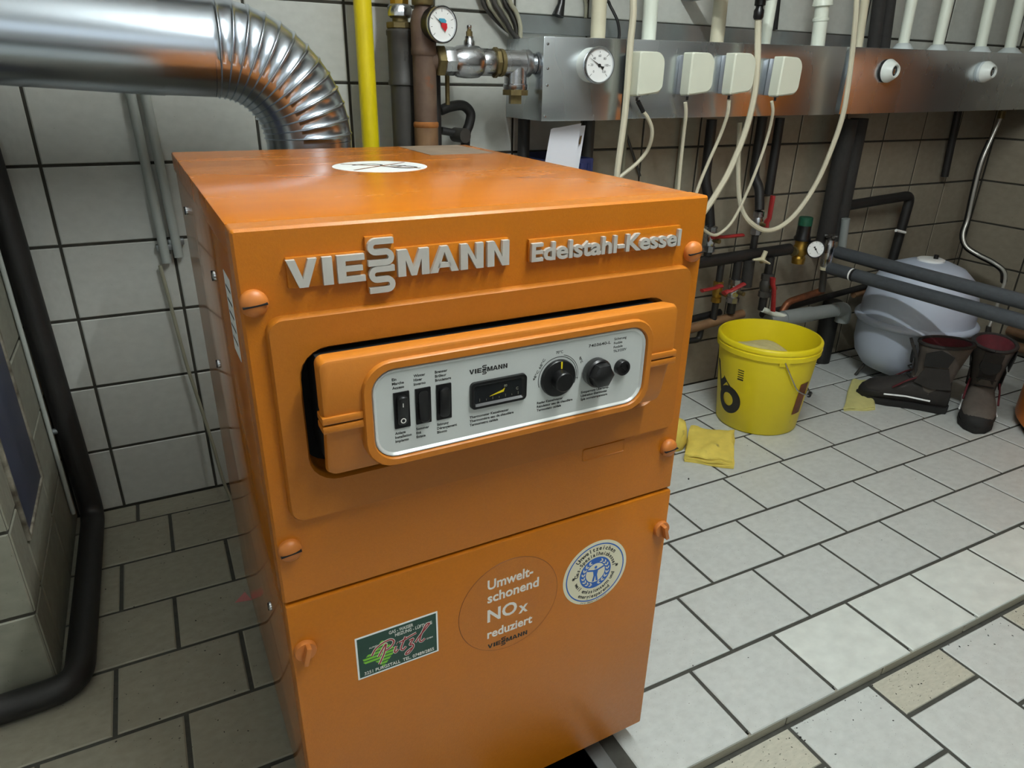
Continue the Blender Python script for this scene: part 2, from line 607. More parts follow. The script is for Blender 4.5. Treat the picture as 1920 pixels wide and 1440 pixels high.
# floor left of the boiler
rows_l = [0.0, -0.0841, -0.2565, -0.4271, -0.5943, -0.7635, -0.9335, -1.1035, -1.243]
offs = [0.03, 0.103, -0.006, 0.096, -0.014, 0.098, -0.014, 0.098]
for j in range(8):
    for i in range(-4, 4):
        u0, u1 = offs[j] + i * TX, offs[j] + (i + 1) * TX
        u1 = min(u1, 0.52)
        lay(floor, 'floor_tile_brown', u0, u1, rows_l[j + 1], rows_l[j], fl)
# floor right of the boiler
rows_r = [0.0, -0.057, -0.228, -0.399, -0.5697, -0.7419, -0.909, -1.084, -1.249]
offr = [0.02, 0.02, -0.09 + .02, 0.19 - .225 + .02, -0.037, 0.073, -0.035, 0.077]
for j in range(8):
    for i in range(2, 16):
        u0, u1 = offr[j] + i * TX, offr[j] + (i + 1) * TX
        if j == 7: u0, u1 = 0.9775 + (i - 6) * 0.221, 0.9775 + (i - 5) * 0.221
        u0, u1 = max(u0, 0.755 if j == 7 else 0.525), min(u1, XR)
        m = 'floor_tile_new' if (j == 7 and i >= 7) else 'floor_tile'
        lay(floor, m, u0, u1, rows_r[j + 1], rows_r[j], fl)
# face of the low step
sf = lambda u, v: ((u, -1.2405, v), (PI / 2, 0, 0))
for k, (a, b) in enumerate([(0.74, 1.071), (1.071, 1.335), (1.335, 1.60), (1.60, 1.865), (1.865, 2.13), (2.13, 2.4)]):
    lay(floor, 'floor_tile_brown', a, b, -0.0275, -0.005, sf, 0.003, 0.005)
# lower floor, tiles laid in columns
fl2 = lambda u, v: ((u, v, -0.025 - TH), (0, 0, 0))
starts = [-1.41, -1.333]
for i in range(-8, 10):
    x0 = 1.071 + i * 0.2195
    ys = [-1.249] + [starts[i % 2] - 0.165 * k for k in range(0, 6)]
    if x0 > XR: continue
    for a, b in zip(ys[:-1], ys[1:]):
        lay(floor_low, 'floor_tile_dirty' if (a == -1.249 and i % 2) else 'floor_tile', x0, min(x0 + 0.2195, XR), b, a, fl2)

# the pier beside the boiler (chimney breast) with its tiles
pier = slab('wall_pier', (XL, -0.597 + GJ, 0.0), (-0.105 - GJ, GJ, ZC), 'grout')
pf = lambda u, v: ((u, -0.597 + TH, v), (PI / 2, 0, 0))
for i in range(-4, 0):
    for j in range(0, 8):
        lay(pier, 'pier_tile_shaded', -0.105 + i * TX, -0.105 + (i + 1) * TX, j * TZ, (j + 1) * TZ, pf, 0.0065)
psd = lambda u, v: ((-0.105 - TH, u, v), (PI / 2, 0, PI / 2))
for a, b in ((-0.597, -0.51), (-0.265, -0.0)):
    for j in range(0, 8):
        lay(pier, 'pier_tile_shaded', a, b, j * TZ, (j + 1) * TZ, psd, 0.0065)
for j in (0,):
    lay(pier, 'pier_tile_shaded', -0.51, -0.265, 0.0, TZ, psd, 0.0065)
    lay(pier, 'pier_tile_shaded', -0.51, -0.265, TZ, 0.265, psd, 0.0065)

# ------------------------------------------------------------------ the boiler (own axes: x right, y back, z up)
W, D, ZT, ZB, ZS = 0.5394, 0.6907, 0.9245, 0.0527, 0.5160
boiler = thing('heating_boiler', (0.2505, -1.1774, 0.0), 'orange gas heating boiler with silver raised lettering and control panel, standing in front', 'boiler', rz=0.0158)
bl = dict(local=True)


def BB(name, lo, hi, m, bevel=0.002, parent=boiler, **k):
    return MB().box(lo, hi).build(name, m, parent, bevel=bevel, local=True, **k)


def plate_with_hole(name, outer, inner, prof, m, parent, depth_back):
    """outer / inner: argument tuples for rrect; prof: [(inset, depth)] from back to front of both rims"""
    loops = []
    x0, x1, z0, z1, r = outer
    a0, a1, b0, b1, q = inner
    for ins, d in prof:                       # outer wall, back -> front
        loops.append([front(u, v, d) for u, v in rrect(x0 + ins, x1 - ins, z0 + ins, z1 - ins, max(r - ins, .001))])
    for ins, d in reversed(prof):             # inner wall, front -> back
        loops.append([front(u, v, d) for u, v in rrect(a0 - ins, a1 + ins, b0 - ins, b1 + ins, q + ins)])
    loops.append([front(u, v, depth_back) for u, v in rrect(a0, a1, b0, b1, q)])
    mb = MB().loft(loops, False, False)
    n = len(loops[0])
    k = len(loops) - 1
    base = MB()
    mb.f += [(i, k * n + i, k * n + (i + 1) % n, (i + 1) % n) for i in range(n)]
    return mb.build(name, m, parent, local=True, smooth=35)


BB('casing', (0.002, 0.033, ZB), (W - 0.002, D - .002, 0.893), 'orange_gloss', .004)
BB('top_cover', (0.0, 0.0315, 0.8945), (W - .004, D, ZT), 'orange_top', .0025)
BB('base_plinth', (0.03, 0.05, 0.0), (W - .03, D - .04, ZB), 'black_matte', .002)
HOLE = (0.0450, 0.4865, 0.6675, 0.8085, 0.028)
fp = plate_with_hole('front_panel', (0.0, W, ZS + .0012, ZT, 0.004), HOLE, [(0, -0.0305), (0, -0.003), (.0025, 0.0)], 'orange_front', boiler, -0.0305)
bz = plate_with_hole('control_bezel', (0.018, 0.5205, 0.6225, 0.8440, 0.016), HOLE, [(0, -0.0002), (0.0005, 0.006), (.0025, 0.009)], 'orange_bezel', boiler, -0.01)
BB('recess_liner', (0.03, 0.0308, 0.64), (0.51, 0.0325, 0.83), 'black_matte', 0)
# embossed oblong on the panel under the bezel
emb = MB()
for a, b in ((rrect(.381, .4475, .5995, .6175, .003), rrect(.3825, .446, .601, .616, .002)),):
    emb.loft([[front(u, v, 0.0002) for u, v in a], [front(u, v, 0.0012) for u, v in rrect(.3816, .4469, .6001, .6169, .0028)], [front(u, v, 0.0002) for u, v in b]], False, False)
emb.build('embossed_frame', 'orange_front', boiler, local=True)
door = BB('lower_door', (0.001, -0.0025, ZB - .002), (W - .001, 0.032, ZS - 0.0012), 'orange_front', .003)

# control console
con_u = MB()
def con_loop(z0, z1, y, ins, r):
    return [front(u, v, -y) for u, v in rrect(0.052 + ins, 0.470 - ins, z0 + ins, z1 - ins, r)]
con_u.loft([con_loop(.749, .8125, -.026, .002, .008), con_loop(.749, .8125, -.042, 0, .008), con_loop(.749, .8125, -.0475, .002, .008), con_loop(.749, .8125, -.0485, .004, .007)])
con_u.build('console_upper', 'orange_plastic', boiler, local=True, smooth=40)
con_l = MB()
def con_low(ins, dy, zt=.7475):
    a = rrect(0.054 + ins, 0.468 - ins, .684 + ins, zt - ins * .3, .010)
    return [Vector((u, (-.0465 + (zt - v) * .20) + dy, v)) for u, v in a]
con_l.loft([[Vector((p.x, min(-.018, p.y + .02), p.z)) for p in con_low(.003, 0)], con_low(0, .006), con_low(.0015, .001), con_low(.004, 0)])
con_l.build('console_lower', 'orange_plastic', boiler, local=True, smooth=40)
BB('console_back', (.058, -.028, .694), (.464, .0305, .804), 'black_matte', 0)
PL = (0.0995, 0.4228, 0.7003, 0.7942, 0.0225)
plate_with_hole('console_trim', (0.0895, 0.4330, 0.6905, 0.8042, 0.0305), PL, [(0, 0.030), (0.0004, .0515), (.0018, .0535)], 'orange_plastic', boiler, .035)
for z0, z1 in ((.7492, .7565), (.7400, .7473)):
    for x0, x1 in ((.0512, .0925), (.4310, .4712)):
        BB('console_ridge', (x0, -.0510, z0), (x1, -.030, z1), 'orange_plastic', .001)
    BB('console_seam', (.0535, -.0478, .7470), (.4685, -.025, .7493), 'black_matte', 0) if z0 > .745 else None
fpl = MB()
fpl.prism(rrect(*PL[:4], PL[4]), front, .034, .0495)
face = fpl.build('control_faceplate', 'faceplate', boiler, local=True, smooth=0)
a = PL
rim = MB()
rim.loft([[front(u, v, .0493) for u, v in rrect(a[0] + .0006, a[1] - .0006, a[2] + .0006, a[3] - .0006, .022)],
          [front(u, v, .0515) for u, v in rrect(a[0] + .0007, a[1] - .0007, a[2] + .0007, a[3] - .0007, .022)],
          [front(u, v, .0515) for u, v in rrect(a[0] + .0018, a[1] - .0018, a[2] + .0018, a[3] - .0018, .021)],
          [front(u, v, .0494) for u, v in rrect(a[0] + .004, a[1] - .004, a[2] + .004, a[3] - .004, .019)]], False, False)
rim.build('plate_rim', 'plate_rim', face, local=True)
FD = 0.0495            # depth of the faceplate surface
f_ = lambda u, v, d: front(u, v, FD + d)
for k, sx in enumerate((.1203, .1425, .1645)):
    fr = MB()
    fr.prism(rrect(sx, sx + .0162, .7304, .7690, .0006), f_, 0, .0012)
    fr.build('switch_frame', 'black_plastic', face, local=True, smooth=0)
    rk = MB()
    tilt = (1, -1, 0.4)[k]
    lo, hi = rrect(sx + .0028, sx + .0136, .7335, .7660, .0045), None
    rk.loft([[f_(u, v, .0010) for u, v in lo], [f_(u, v, .0040 + tilt * (v - .74975) * .13) for u, v in lo],
             [f_(sx + .0082 + (u - sx - .0082) * .8, .74975 + (v - .74975) * .93, .0046 + tilt * (v - .74975) * .15) for u, v in lo]])
    rk.build('switch_rocker', 'black_plastic', face, local=True)
mk = MB()
mk.prism(rrect(.1278, .1285, .7548, .7592, .0002), f_, .0045, .0061)
mk.loft([[f_(u, v, .0042) for u, v in circ(.1283, .7395, .0028, 20)], [f_(u, v, .0044) for u, v in circ(.1283, .7395, .0028, 20)], [f_(u, v, .0044) for u, v in circ(.1283, .7395, .0018, 20)]], False, False)
mk.build('switch_marks', 'white_ink', face, local=True, smooth=0)
# thermometer window
dx0, dx1, dz0, dz1 = .2012, .2666, .7342, .7644
dfm = MB()
dfm.loft([[f_(u, v, 0) for u, v in rrect(dx0, dx1, dz0, dz1, .005)], [f_(u, v, .0032) for u, v in rrect(dx0 + .0003, dx1 - .0003, dz0 + .0003, dz1 - .0003, .005)],
          [f_(u, v, .0032) for u, v in rrect(dx0 + .003, dx1 - .003, dz0 + .003, dz1 - .003, .003)], [f_(u, v, .0006) for u, v in rrect(dx0 + .0055, dx1 - .0055, dz0 + .0055, dz1 - .0055, .001)]], False, False)
dfm.build('display_frame', 'black_plastic', face, local=True)
g = MB().prism(rrect(dx0 + .0052, dx1 - .0052, dz0 + .0052, dz1 - .0052, .001), f_, .0002, .0009)
g.build('display_window', 'display_glass', face, local=True, smooth=0)
nd = MB()
nd.prism([(.2235, .7455), (.2270, .7458), (.2398, .7478), (.2412, .7520), (.2388, .7502), (.2300, .7476)], f_, .0010, .0013)
nd.build('display_needle', 'needle_yellow', face, local=True, smooth=0)
tk = MB()
for t in range(7):
    tk.prism(rrect(.212 + t * .0075, .2123 + t * .0075, .7415, .7435 if t % 2 else .7448, .0001, 1), f_, .0010, .0012)
put_text(tk, '80', f_, .2402, .7530, .0026, depth=(.0010, .0013))
put_text(tk, 'C', f_, .2545, .7470, .0030, depth=(.0010, .0013))
tk.build('display_scale', 'cable_grey', face, local=True, smooth=0)
# knobs
kc = (.3062, .7508)
kb = MB().lathe([(.0214, 0), (.0214, .0030), (.0204, .0042), (.0110, .0050), (.0110, .0150), (.0100, .0160), (0.0001, .0160)], f_(kc[0], kc[1], 0), (0, -1, 0), 36)
kn = kb.build('temperature_knob', 'black_plastic', face, local=True)
tkm = MB().prism(rrect(kc[0] + .0008, kc[0] + .0026, kc[1] + .0118, kc[1] + .0196, .0002), f_, .0042, .0050)
tkm.build('knob_mark', 'needle_yellow', face, local=True, smooth=0)
kb = MB().lathe([(.0150, 0), (.0165, .002), (.0168, .010), (.0150, .012)], f_(.3540, .7505, 0), (0, -1, 0), 28)
kb.lathe([(.0148, .0118), (.0138, .0200), (.0115, .0215), (.0001, .0216)], f_(.3540, .7505, 0), (0, -1, 0), 6)
kb.build('limiter_knob', 'black_plastic', face, local=True)
kb = MB().lathe([(.0092, 0), (.0092, .006), (.0085, .007), (.0060, .007), (.0060, .0052), (.0001, .0052)], f_(.3905, .7490, 0), (0, -1, 0), 24)
kb.box((.3905 - .0045, -(FD + .0068), .7484), (.3905 + .0045, -(FD + .005), .7496), Matrix.Translation((.3905, 0, .749)) @ Matrix.Rotation(.7, 4, 'Y') @ Matrix.Translation((-.3905, 0, -.749)))
kb.build('fuse_holder', 'black_plastic', face, local=True)
# printed scale arc around the knob
arc = MB()
p = [(kc[0] + .0242 * math.cos(t), kc[1] + .0242 * math.sin(t)) for t in [math.radians(198 - k * 5.2) for k in range(44)]]
stroke_prism(arc, p, .0006, f_, 0, .0002)
p = [(kc[0] + .0262 * math.cos(t), kc[1] + .0262 * math.sin(t)) for t in [math.radians(75 - k * 5) for k in range(19)]]
stroke_prism(arc, p, .0005, f_, 0, .0002)
stroke_prism(arc, [(kc[0] + .0236, kc[1] - .0042), (kc[0] + .0266, kc[1] - .0052)], .0005, f_, 0, .0002)
arc.build('scale_print', 'ink', face, local=True, smooth=0)
# printed words
pr = MB()
H = .0028
B_ = .018
for u, v, lines, dz in ((.1200, .7815, ('Ein', 'Marche', 'Acceso'), .0044), (.1418, .7815, ('Winter', 'Hiver', 'Inverno'), .0044), (.1640, .7815, ('Brenner', 'Br\u00fbleur', 'Bruciatore'), .0044),
                        (.1203, .7236, ('Anlage', 'Installation', 'Impianto'), .0044), (.1424, .7236, ('Sommer', 'Et\u00e9', 'Estate'), .0044), (.1647, .7236, ('St\u00f6rung', 'D\u00e9rangement', 'Blocco'), .0044),
                        (.2010, .7236, ('Thermometer Kesselwasser', 'Thermom\u00e8tre eau de chaudi\u00e8re', 'Termometro caldaia'), .0044),
                        (.2815, .7236, ('Regler Kesselwasser', 'R\u00e9gulateur eau de chaudi\u00e8re', 'Termostato caldaia'), .0044),
                        (.3385, .7252, ('Entsperrung \u00dcbertemp.', 'Lib\u00e9ration thermostat', 'Spia sovratemperatura'), .0044)):
    for i, t in enumerate(lines):
        put_text(pr, t, f_, u, v - i * dz, H, width=None, depth=(0, .0002), bold=B_)
put_text(pr, '7403640-L', f_, .3445, .7795, .0034, width=.0295, depth=(0, .0002), bold=.004)
for i, t in enumerate(('Sicherung', 'Fusible', 'Fusibile', 'T6,3/250V')):
    put_text(pr, t, f_, .3785, .7825 - i * .0048, .0030, depth=(0, .0002))
put_text(pr, '70\u00b0C', f_, kc[0] + .001, kc[1] + .0280, .0030, depth=(0, .0002), bold=.004, align='C')
put_text(pr, '48\u00b0C 68\u00b0C', f_, kc[0] - .0292, kc[1] + .0015, .0028, width=.026, depth=(0, .0002), bold=.004, rot=1.05)
put_text(pr, '90\u00b0C', f_, kc[0] + .0262, kc[1] + .0190, .0028, depth=(0, .0002), bold=.004, rot=-1.15)


# raised lettering: block letters drawn as outlines (unit width, unit height)
def letter(mb, ch, x0, x1, z0, z1, fn, d0, d1):
    w, h = x1 - x0, z1 - z0
    P = lambda pts: [(x0 + u * w, z0 + v * h) for u, v in pts]
    t = .0078 / w * h / .0255 if ch != 'I' else 1     # stem width in units
    b = .215                                          # bar height
    if ch == 'V':
        mb.prism(P([(0, 1), (t, 1), (.5, .30), (1 - t, 1), (1, 1), (.5 + t * .52, 0), (.5 - t * .52, 0)]), fn, d0, d1)
    elif ch == 'I':
        mb.prism(P([(0, 0), (1, 0), (1, 1), (0, 1)]), fn, d0, d1)
    elif ch == 'E':
        mb.prism(P([(0, 0), (1, 0), (1, b), (t, b), (t, .5 - b * .45), (.92, .5 - b * .45), (.92, .5 + b * .45), (t, .5 + b * .45), (t, 1 - b), (1, 1 - b), (1, 1), (0, 1)]), fn, d0, d1)
    elif ch == 'M':
        mb.prism(P([(0, 0), (t, 0), (t, .62), (.5 - t * .35, 0), (.5 + t * .35, 0), (1 - t, .62), (1 - t, 0), (1, 0), (1, 1), (1 - t * 1.25, 1), (.5, .33), (t * 1.25, 1), (0, 1)]), fn, d0, d1)
    elif ch == 'N':
        mb.prism(P([(0, 0), (t, 0), (t, .66), (1 - t, 0), (1, 0), (1, 1), (1 - t, 1), (1 - t, .36), (t, 1), (0, 1)]), fn, d0, d1)
    elif ch == 'A':
        mb.prism(P([(0, 0), (t, 0), (.5, .78), (.5, 1), (.5 - t * .5, 1)]), fn, d0, d1)
        mb.prism(P([(1, 0), (.5 + t * .5, 1), (.5, 1), (.5, .78), (1 - t, 0)]), fn, d0, d1)
        mb.prism(P([(t * .95, .18), (1 - t * .95, .18), (1 - t * 1.15, .38), (t * 1.15, .38)]), fn, d0, d1)
    elif ch == 'S':
        q = .5 * b
        r = (1 - 2 * q) / 4
        pts = [(1, 1 - q)]
        hx = r * h / w
        cx = hx + q * h / w
        for k in range(9):
            an = PI / 2 + PI * k / 8
            pts.append((cx + hx * math.cos(an), 1 - q - r + r * math.sin(an)))
        cx2 = 1 - cx
        for k in range(9):
            an = PI / 2 - PI * k / 8
            pts.append((cx2 + hx * math.cos(an), .5 - r + r * math.sin(an)))
        pts.append((0, q))
        stroke_prism(mb, P(pts), b * h, fn, d0, d1)


def block_logo(make, x0, x1, z0, z1, fn, d0, d1):
    """VIE + two stacked S + MANN in the box, spacing as on the badge"""
    spots = [('V', 0, .122), ('I', .142, .183), ('E', .202, .318), ('M', .462, .605), ('A', .610, .745), ('N', .755, .868), ('N', .888, 1.0)]
    w, h = x1 - x0, z1 - z0
    for ch, a, b in spots:
        mb = make()
        letter(mb, ch, x0 + a * w, x0 + b * w, z0, z1, fn, d0, d1)
    for lo, hi in ((.50, 1.50), (-.52, .48)):
        mb = make()
        letter(mb, 'S', x0 + .333 * w, x0 + .447 * w, z0 + lo * h, z0 + hi * h, fn, d0, d1)


mbs = []
def mk_new():
    mbs.append(MB())
    return mbs[-1]
badge = MB()
badge.box((.0430, -.0040, .8690), (.2672, .0002, .8972))
badge.box((.1160, -.0040, .8560), (.1440, .0002, .9100))
badge_o = badge.build('badge_backing', 'orange_front', boiler, bevel=.0006, local=True)
block_logo(mk_new, .0424, .2660, .8700, .8958, front, .0030, .0085)
for q in mbs:
    tag(q.build('letter', 'letter_silver', badge_o, local=True, smooth=0))
mbs = []
ab = MB().box((.2915, -.0040, .8690), (.4965, .0002, .8930))
ab_o = ab.build('badge_backing', 'orange_front', boiler, bevel=.0006, local=True)
# word badge: one raised letter after the other
def word(txt, x0, x1, z, h, fn, depth, m, parent, bold, name='letter'):
    vs_, _ = text_mesh(txt, bold, .5)
    a0, a1 = min(q.x for q in vs_), max(q.x for q in vs_)
    s = (x1 - x0) / (a1 - a0)
    adv = 0.0
    prev = ''
    for ch in txt:
        full = prev + ch
        vv, _ = text_mesh(full, bold, .5)
        c1, _ = text_mesh(ch, bold, .5)
        wch = max(q.x for q in c1) - min(q.x for q in c1)
        right = max(q.x for q in vv)
        mb = MB()
        put_text(mb, ch, fn, x0 + (right - wch - a0) * s, z, h, width=wch * s, depth=depth, bold=bold)
        mb.build(name, m, parent, local=True, smooth=0)
        prev = full
word('Edelstahl-Kessel', .2930, .4952, .8705, .0185, front, (.0032, .0082), 'letter_silver', ab_o, .028)
block_logo(lambda: pr, .2010, .2442, .7735, .7785, f_, 0, .0002)
pr.build('printed_words', 'ink', face, local=True, smooth=0)


# screws
def screw_cap(x, z, ang):
    s_ = MB().lathe([(.0125, 0), (.0128, .003), (.0120, .0060), (.0092, .0085), (.0048, .0100), (.0001, .0104)], (x, 0, z), (0, -1, 0), 26)
    o = s_.build('screw_cap', 'orange_cap', boiler, local=True)
    mt = Matrix.Translation((x, 0, z)) @ Matrix.Rotation(ang, 4, 'Y') @ Matrix.Translation((-x, 0, -z))
    MB().box((x - .0108, -.0107, z - .0012), (x + .0108, -.0040, z + .0002), mt).build('screw_slot', 'black_matte', o, local=True, smooth=0)
for x, z, an in ((.0120, .8590, -.1), (.5215, .8590, -.12), (.0140, .5885, -.12), (.5225, .5870, -.1)):
    screw_cap(x, z, an)
for x, z, an in ((.0155, .4510, .25), (.5260, .4530, -.3)):
    s_ = MB().lathe([(.0125, .0025), (.0128, .006), (.0118, .009), (.0001, .0095)], (x, 0, z), (0, -1, 0), 24)
    o = s_.build('turn_catch', 'orange_cap', boiler, local=True)
    mt = Matrix.Translation((x, 0, z)) @ Matrix.Rotation(an, 4, 'Y') @ Matrix.Translation((-x, 0, -z))
    MB().box((x - .0028, -.0185, z - .0120), (x + .0028, -.0080, z + .0120), mt).build('catch_wing', 'orange_cap', o, bevel=.001, local=True)
for y, z in ((.5595, .8505), (.2323, .8281), (.4113, .6498), (.1804, .3724)):
    s_ = MB().lathe([(.0068, -.0005), (.0066, .002), (.0045, .0034), (.0001, .0038)], (.002, y, z), (-1, 0, 0), 18)
    o = s_.build('side_screw', 'chrome', boiler, local=True)
    MB().box((-.0022, y - .0010, z - .006), (0.0005, y + .0010, z + .006)).build('screw_slot', 'black_matte', o, local=True, smooth=0)
side = lambda u, v, d: Vector((.002 - d, u, v))
st = MB().prism(rrect(.076, .122, .775, .862, .001), side, 0, .0004).build('side_label', 'sticker_white', boiler, local=True, smooth=0)
ln = MB()
for i in range(5):
    ln.prism(rrect(.082, .116, .79 + i * .014, .7925 + i * .014, .0005), side, .0004, .0006)
ln.build('label_print', 'ink', st, local=True, smooth=0)

# stickers on the lower door
dd = lambda u, v, d: front(u, v, .0025 + d)
gs = MB().prism(rrect(.0720, .1768, .3748, .4402, .0005), dd, 0, .0003).build('company_sticker', 'sticker_white', boiler, local=True, smooth=0)
gs['label'] = 'green and white installer sticker'
MB().prism(rrect(.0742, .1746, .3772, .4378, .0003), dd, .0003, .0005).build('sticker_field', 'sticker_green', gs, local=True, smooth=0)
lm = MB()
cx, cz, hw, hh = .1045, .4040, .0170, .0215
for i in range(9):
    v0 = cz - hh + i * 2 * hh / 9
    v1 = v0 + 2 * hh / 9 * .68
    a0, a1 = hw * (1 - abs(v0 - cz) / hh), hw * (1 - abs(v1 - cz) / hh)
    ext = (.011, .009, .006)[i - 3] if i in (3, 4, 5) else 0
    lm.prism([(cx - a0 - ext, v0), (cx + a0, v0), (cx + a1, v1), (cx - a1 - ext, v1)], dd, .0005, .0006)
lm.build('sticker_diamond', 'sticker_lime', gs, local=True, smooth=0)
tx = MB()
put_text(tx, 'GAS - WASSER', dd, .1290, .4298, .0048, width=.0310, depth=(.0005, .0007), bold=.01, align='C')
put_text(tx, 'HEIZUNG - LÜFTUNG', dd, .1450, .4234, .0048, width=.0480, depth=(.0005, .0007), bold=.01, align='C')
put_text(tx, '3251 PURGSTALL  TEL. 07489/2855', dd, .0800, .3795, .0048, width=.0905, depth=(.0005, .0007), bold=.01)
put_text(tx, 'ALFRED', dd, .0880, .4180, .0022, depth=(.0005, .0007))
put_text(tx, 'GMBH', dd, .1610, .4010, .0022, depth=(.0005, .0007))
tx.build('sticker_print', 'white_ink', gs, local=True, smooth=0)
# brush script name: a pale outline under dark red strokes
script = [[(.0985, .4010), (.1030, .4090), (.1090, .4170), (.1060, .4040), (.1010, .3930), (.0990, .3890)],
          [(.0905, .4060), (.0960, .4150), (.1060, .4205), (.1150, .4215), (.1190, .4165), (.1150, .4100), (.1080, .4070)],
          [(.1215, .4080), (.1190, .4010), (.1205, .3985), (.1240, .4020)],
          [(.1225, .4125), (.1232, .4120)],
          [(.1340, .4180), (.1290, .4070), (.1275, .4010), (.1300, .3985), (.1340, .4020)],
          [(.1255, .4120), (.1320, .4135), (.1400, .4160), (.1480, .4180)],
          [(.1385, .4090), (.1435, .4100), (.1390, .4030), (.1425, .4020), (.1430, .3970), (.1370, .3900), (.1330, .3895), (.1350, .3930), (.1430, .3970)],
          [(.1460, .4030), (.1530, .4120), (.1640, .4235), (.1655, .4260), (.1610, .4250), (.1545, .4130), (.1520, .4040), (.1545, .4010), (.1590, .4040)]]
o1, o2 = MB(), MB()
for pth in script:
    sp = [(q.x, q.y) for q in smooth_path([(a, b, 0) for a, b in pth], 6)]
    stroke_prism(o1, sp, .0034, dd, .0006, .0008)
    stroke_prism(o2, sp, .0020, dd, .0008, .0009)
o1.build('script_outline', 'white_ink', gs, local=True, smooth=0)
o2.build('script_name', 'sticker_red', gs, local=True, smooth=0)

rs = MB().prism(circ(.2790, .4100, .0735, 64), dd, 0, .0003).build('clear_sticker', 'orange_front', boiler, local=True, smooth=0)
rs['label'] = 'clear round sticker with white words'
rg = MB()
rg.loft([[dd(u, v, .0001) for u, v in circ(.279, .41, .0741, 64)], [dd(u, v, .0004) for u, v in circ(.279, .41, .0739, 64)], [dd(u, v, .0004) for u, v in circ(.279, .41, .0733, 64)]], False, False)
rg.build('sticker_edge', 'sticker_line', rs, local=True, smooth=0)
tx = MB()
for t, u, v, h, w in (('Umwelt-', .2462, .4460, .0150, .0670), ('schonend', .2462, .4245, .0150, .0765), ('NO', .2462, .3925, .0200, .0440), ('x', .2930, .3885, .0190, .0140), ('reduziert', .2462, .3645, .0140, .0685)):
    put_text(tx, t, dd, u, v, h, width=w, depth=(.0003, .0005), bold=.022)
tx.build('white_print', 'white_ink', rs, local=True, smooth=0)
tx = MB()
block_logo(lambda: tx, .2470, .3075, .3465, .3535, dd, .0003, .0005)
tx.build('black_print', 'ink', rs, local=True, smooth=0)

wc = (.4155, .4125)
ws = MB().prism(circ(wc[0], wc[1], .0535, 64), dd, 0, .0003).build('eco_sticker', 'sticker_cream', boiler, local=True, smooth=0)
ws['label'] = 'cream round sticker with blue rings and emblem'
bl_ = MB()
bl_.loft([[dd(u, v, .0002) for u, v in circ(*wc, .0488, 64)], [dd(u, v, .0005) for u, v in circ(*wc, .0488, 64)], [dd(u, v, .0005) for u, v in circ(*wc, .0470, 64)], [dd(u, v, .0002) for u, v in circ(*wc, .0470, 64)]], False, False)
bl_.prism(circ(wc[0], wc[1], .0262, 48), dd, .0003, .0005)
bl_.build('blue_rings', 'sticker_blue', ws, local=True, smooth=0)
em_ = MB()
em_.prism(circ(wc[0], wc[1], .0160, 40), dd, .0005, .0006)
for sgn in (-1, 1):
    for k in range(8):
        an = -PI / 2 + sgn * (.35 + k * .33)
        for rr, tilt in ((.0190, .6), (.0222, -.6)):
            q = (wc[0] + rr * math.cos(an), wc[1] + rr * math.sin(an))
            ta = an + sgn * (PI / 2 + tilt * .8)
            em_.prism([(q[0] + .0032 * math.cos(ta + j * PI / 2) * (1 if j % 2 == 0 else .4), q[1] + .0032 * math.sin(ta + j * PI / 2) * (1 if j % 2 == 0 else .4)) for j in range(4)], dd, .0005, .0006)
em_.build('emblem_wreath', 'sticker_cream', ws, local=True, smooth=0)
fg = MB()
fg.prism(circ(wc[0], wc[1] + .0095, .0024, 16), dd, .0006, .0007)
stroke_prism(fg, [(wc[0] - .0140, wc[1] + .0075), (wc[0] - .004, wc[1] + .0045), (wc[0] + .004, wc[1] + .0045), (wc[0] + .0140, wc[1] + .0075)], .0028, dd, .0006, .0007)
fg.prism([(wc[0] - .0045, wc[1] + .005), (wc[0] + .0045, wc[1] + .005), (wc[0] + .0030, wc[1] - .004), (wc[0] + .0050, wc[1] - .0145), (wc[0] + .0015, wc[1] - .0145), (wc[0], wc[1] - .005), (wc[0] - .0015, wc[1] - .0145), (wc[0] - .0050, wc[1] - .0145), (wc[0] - .0030, wc[1] - .004)], dd, .0006, .0007)
fg.build('emblem_figure', 'sticker_blue', ws, local=True, smooth=0)
tx = MB()
arc_text(tx, 'Umweltzeichen', dd, *wc, .0380, PI / 2, .0066, .138, depth=(.0003, .0005))
arc_text(tx, 'Gas-Spezialheizkessel', dd, *wc, .0292, PI / 2, .0060, .146, depth=(.0003, .0005))
arc_text(tx, 'weil emissionsarm und', dd, *wc, .0352, -PI / 2, .0060, .122, depth=(.0003, .0005), bottom=True)
arc_text(tx, 'energiesparend', dd, *wc, .0436, -PI / 2, .0058, .098, depth=(.0003, .0005), bottom=True)
arc_text(tx, 'Jury Umweltzeichen', dd, *wc, .0522, -PI / 2, .0026, .050, depth=(.0003, .0005), bottom=True, bold=0)
for sgn in (-1, 1):
    for k in range(3):
        an = k * PI / 3
        q = (wc[0] + sgn * .0365, wc[1] + .001)
        stroke_prism(tx, [(q[0] - .0026 * math.cos(an), q[1] - .0026 * math.sin(an)), (q[0] + .0026 * math.cos(an), q[1] + .0026 * math.sin(an))], .0013, dd, .0003, .0005)
tx.build('black_print', 'ink', ws, local=True, smooth=0)

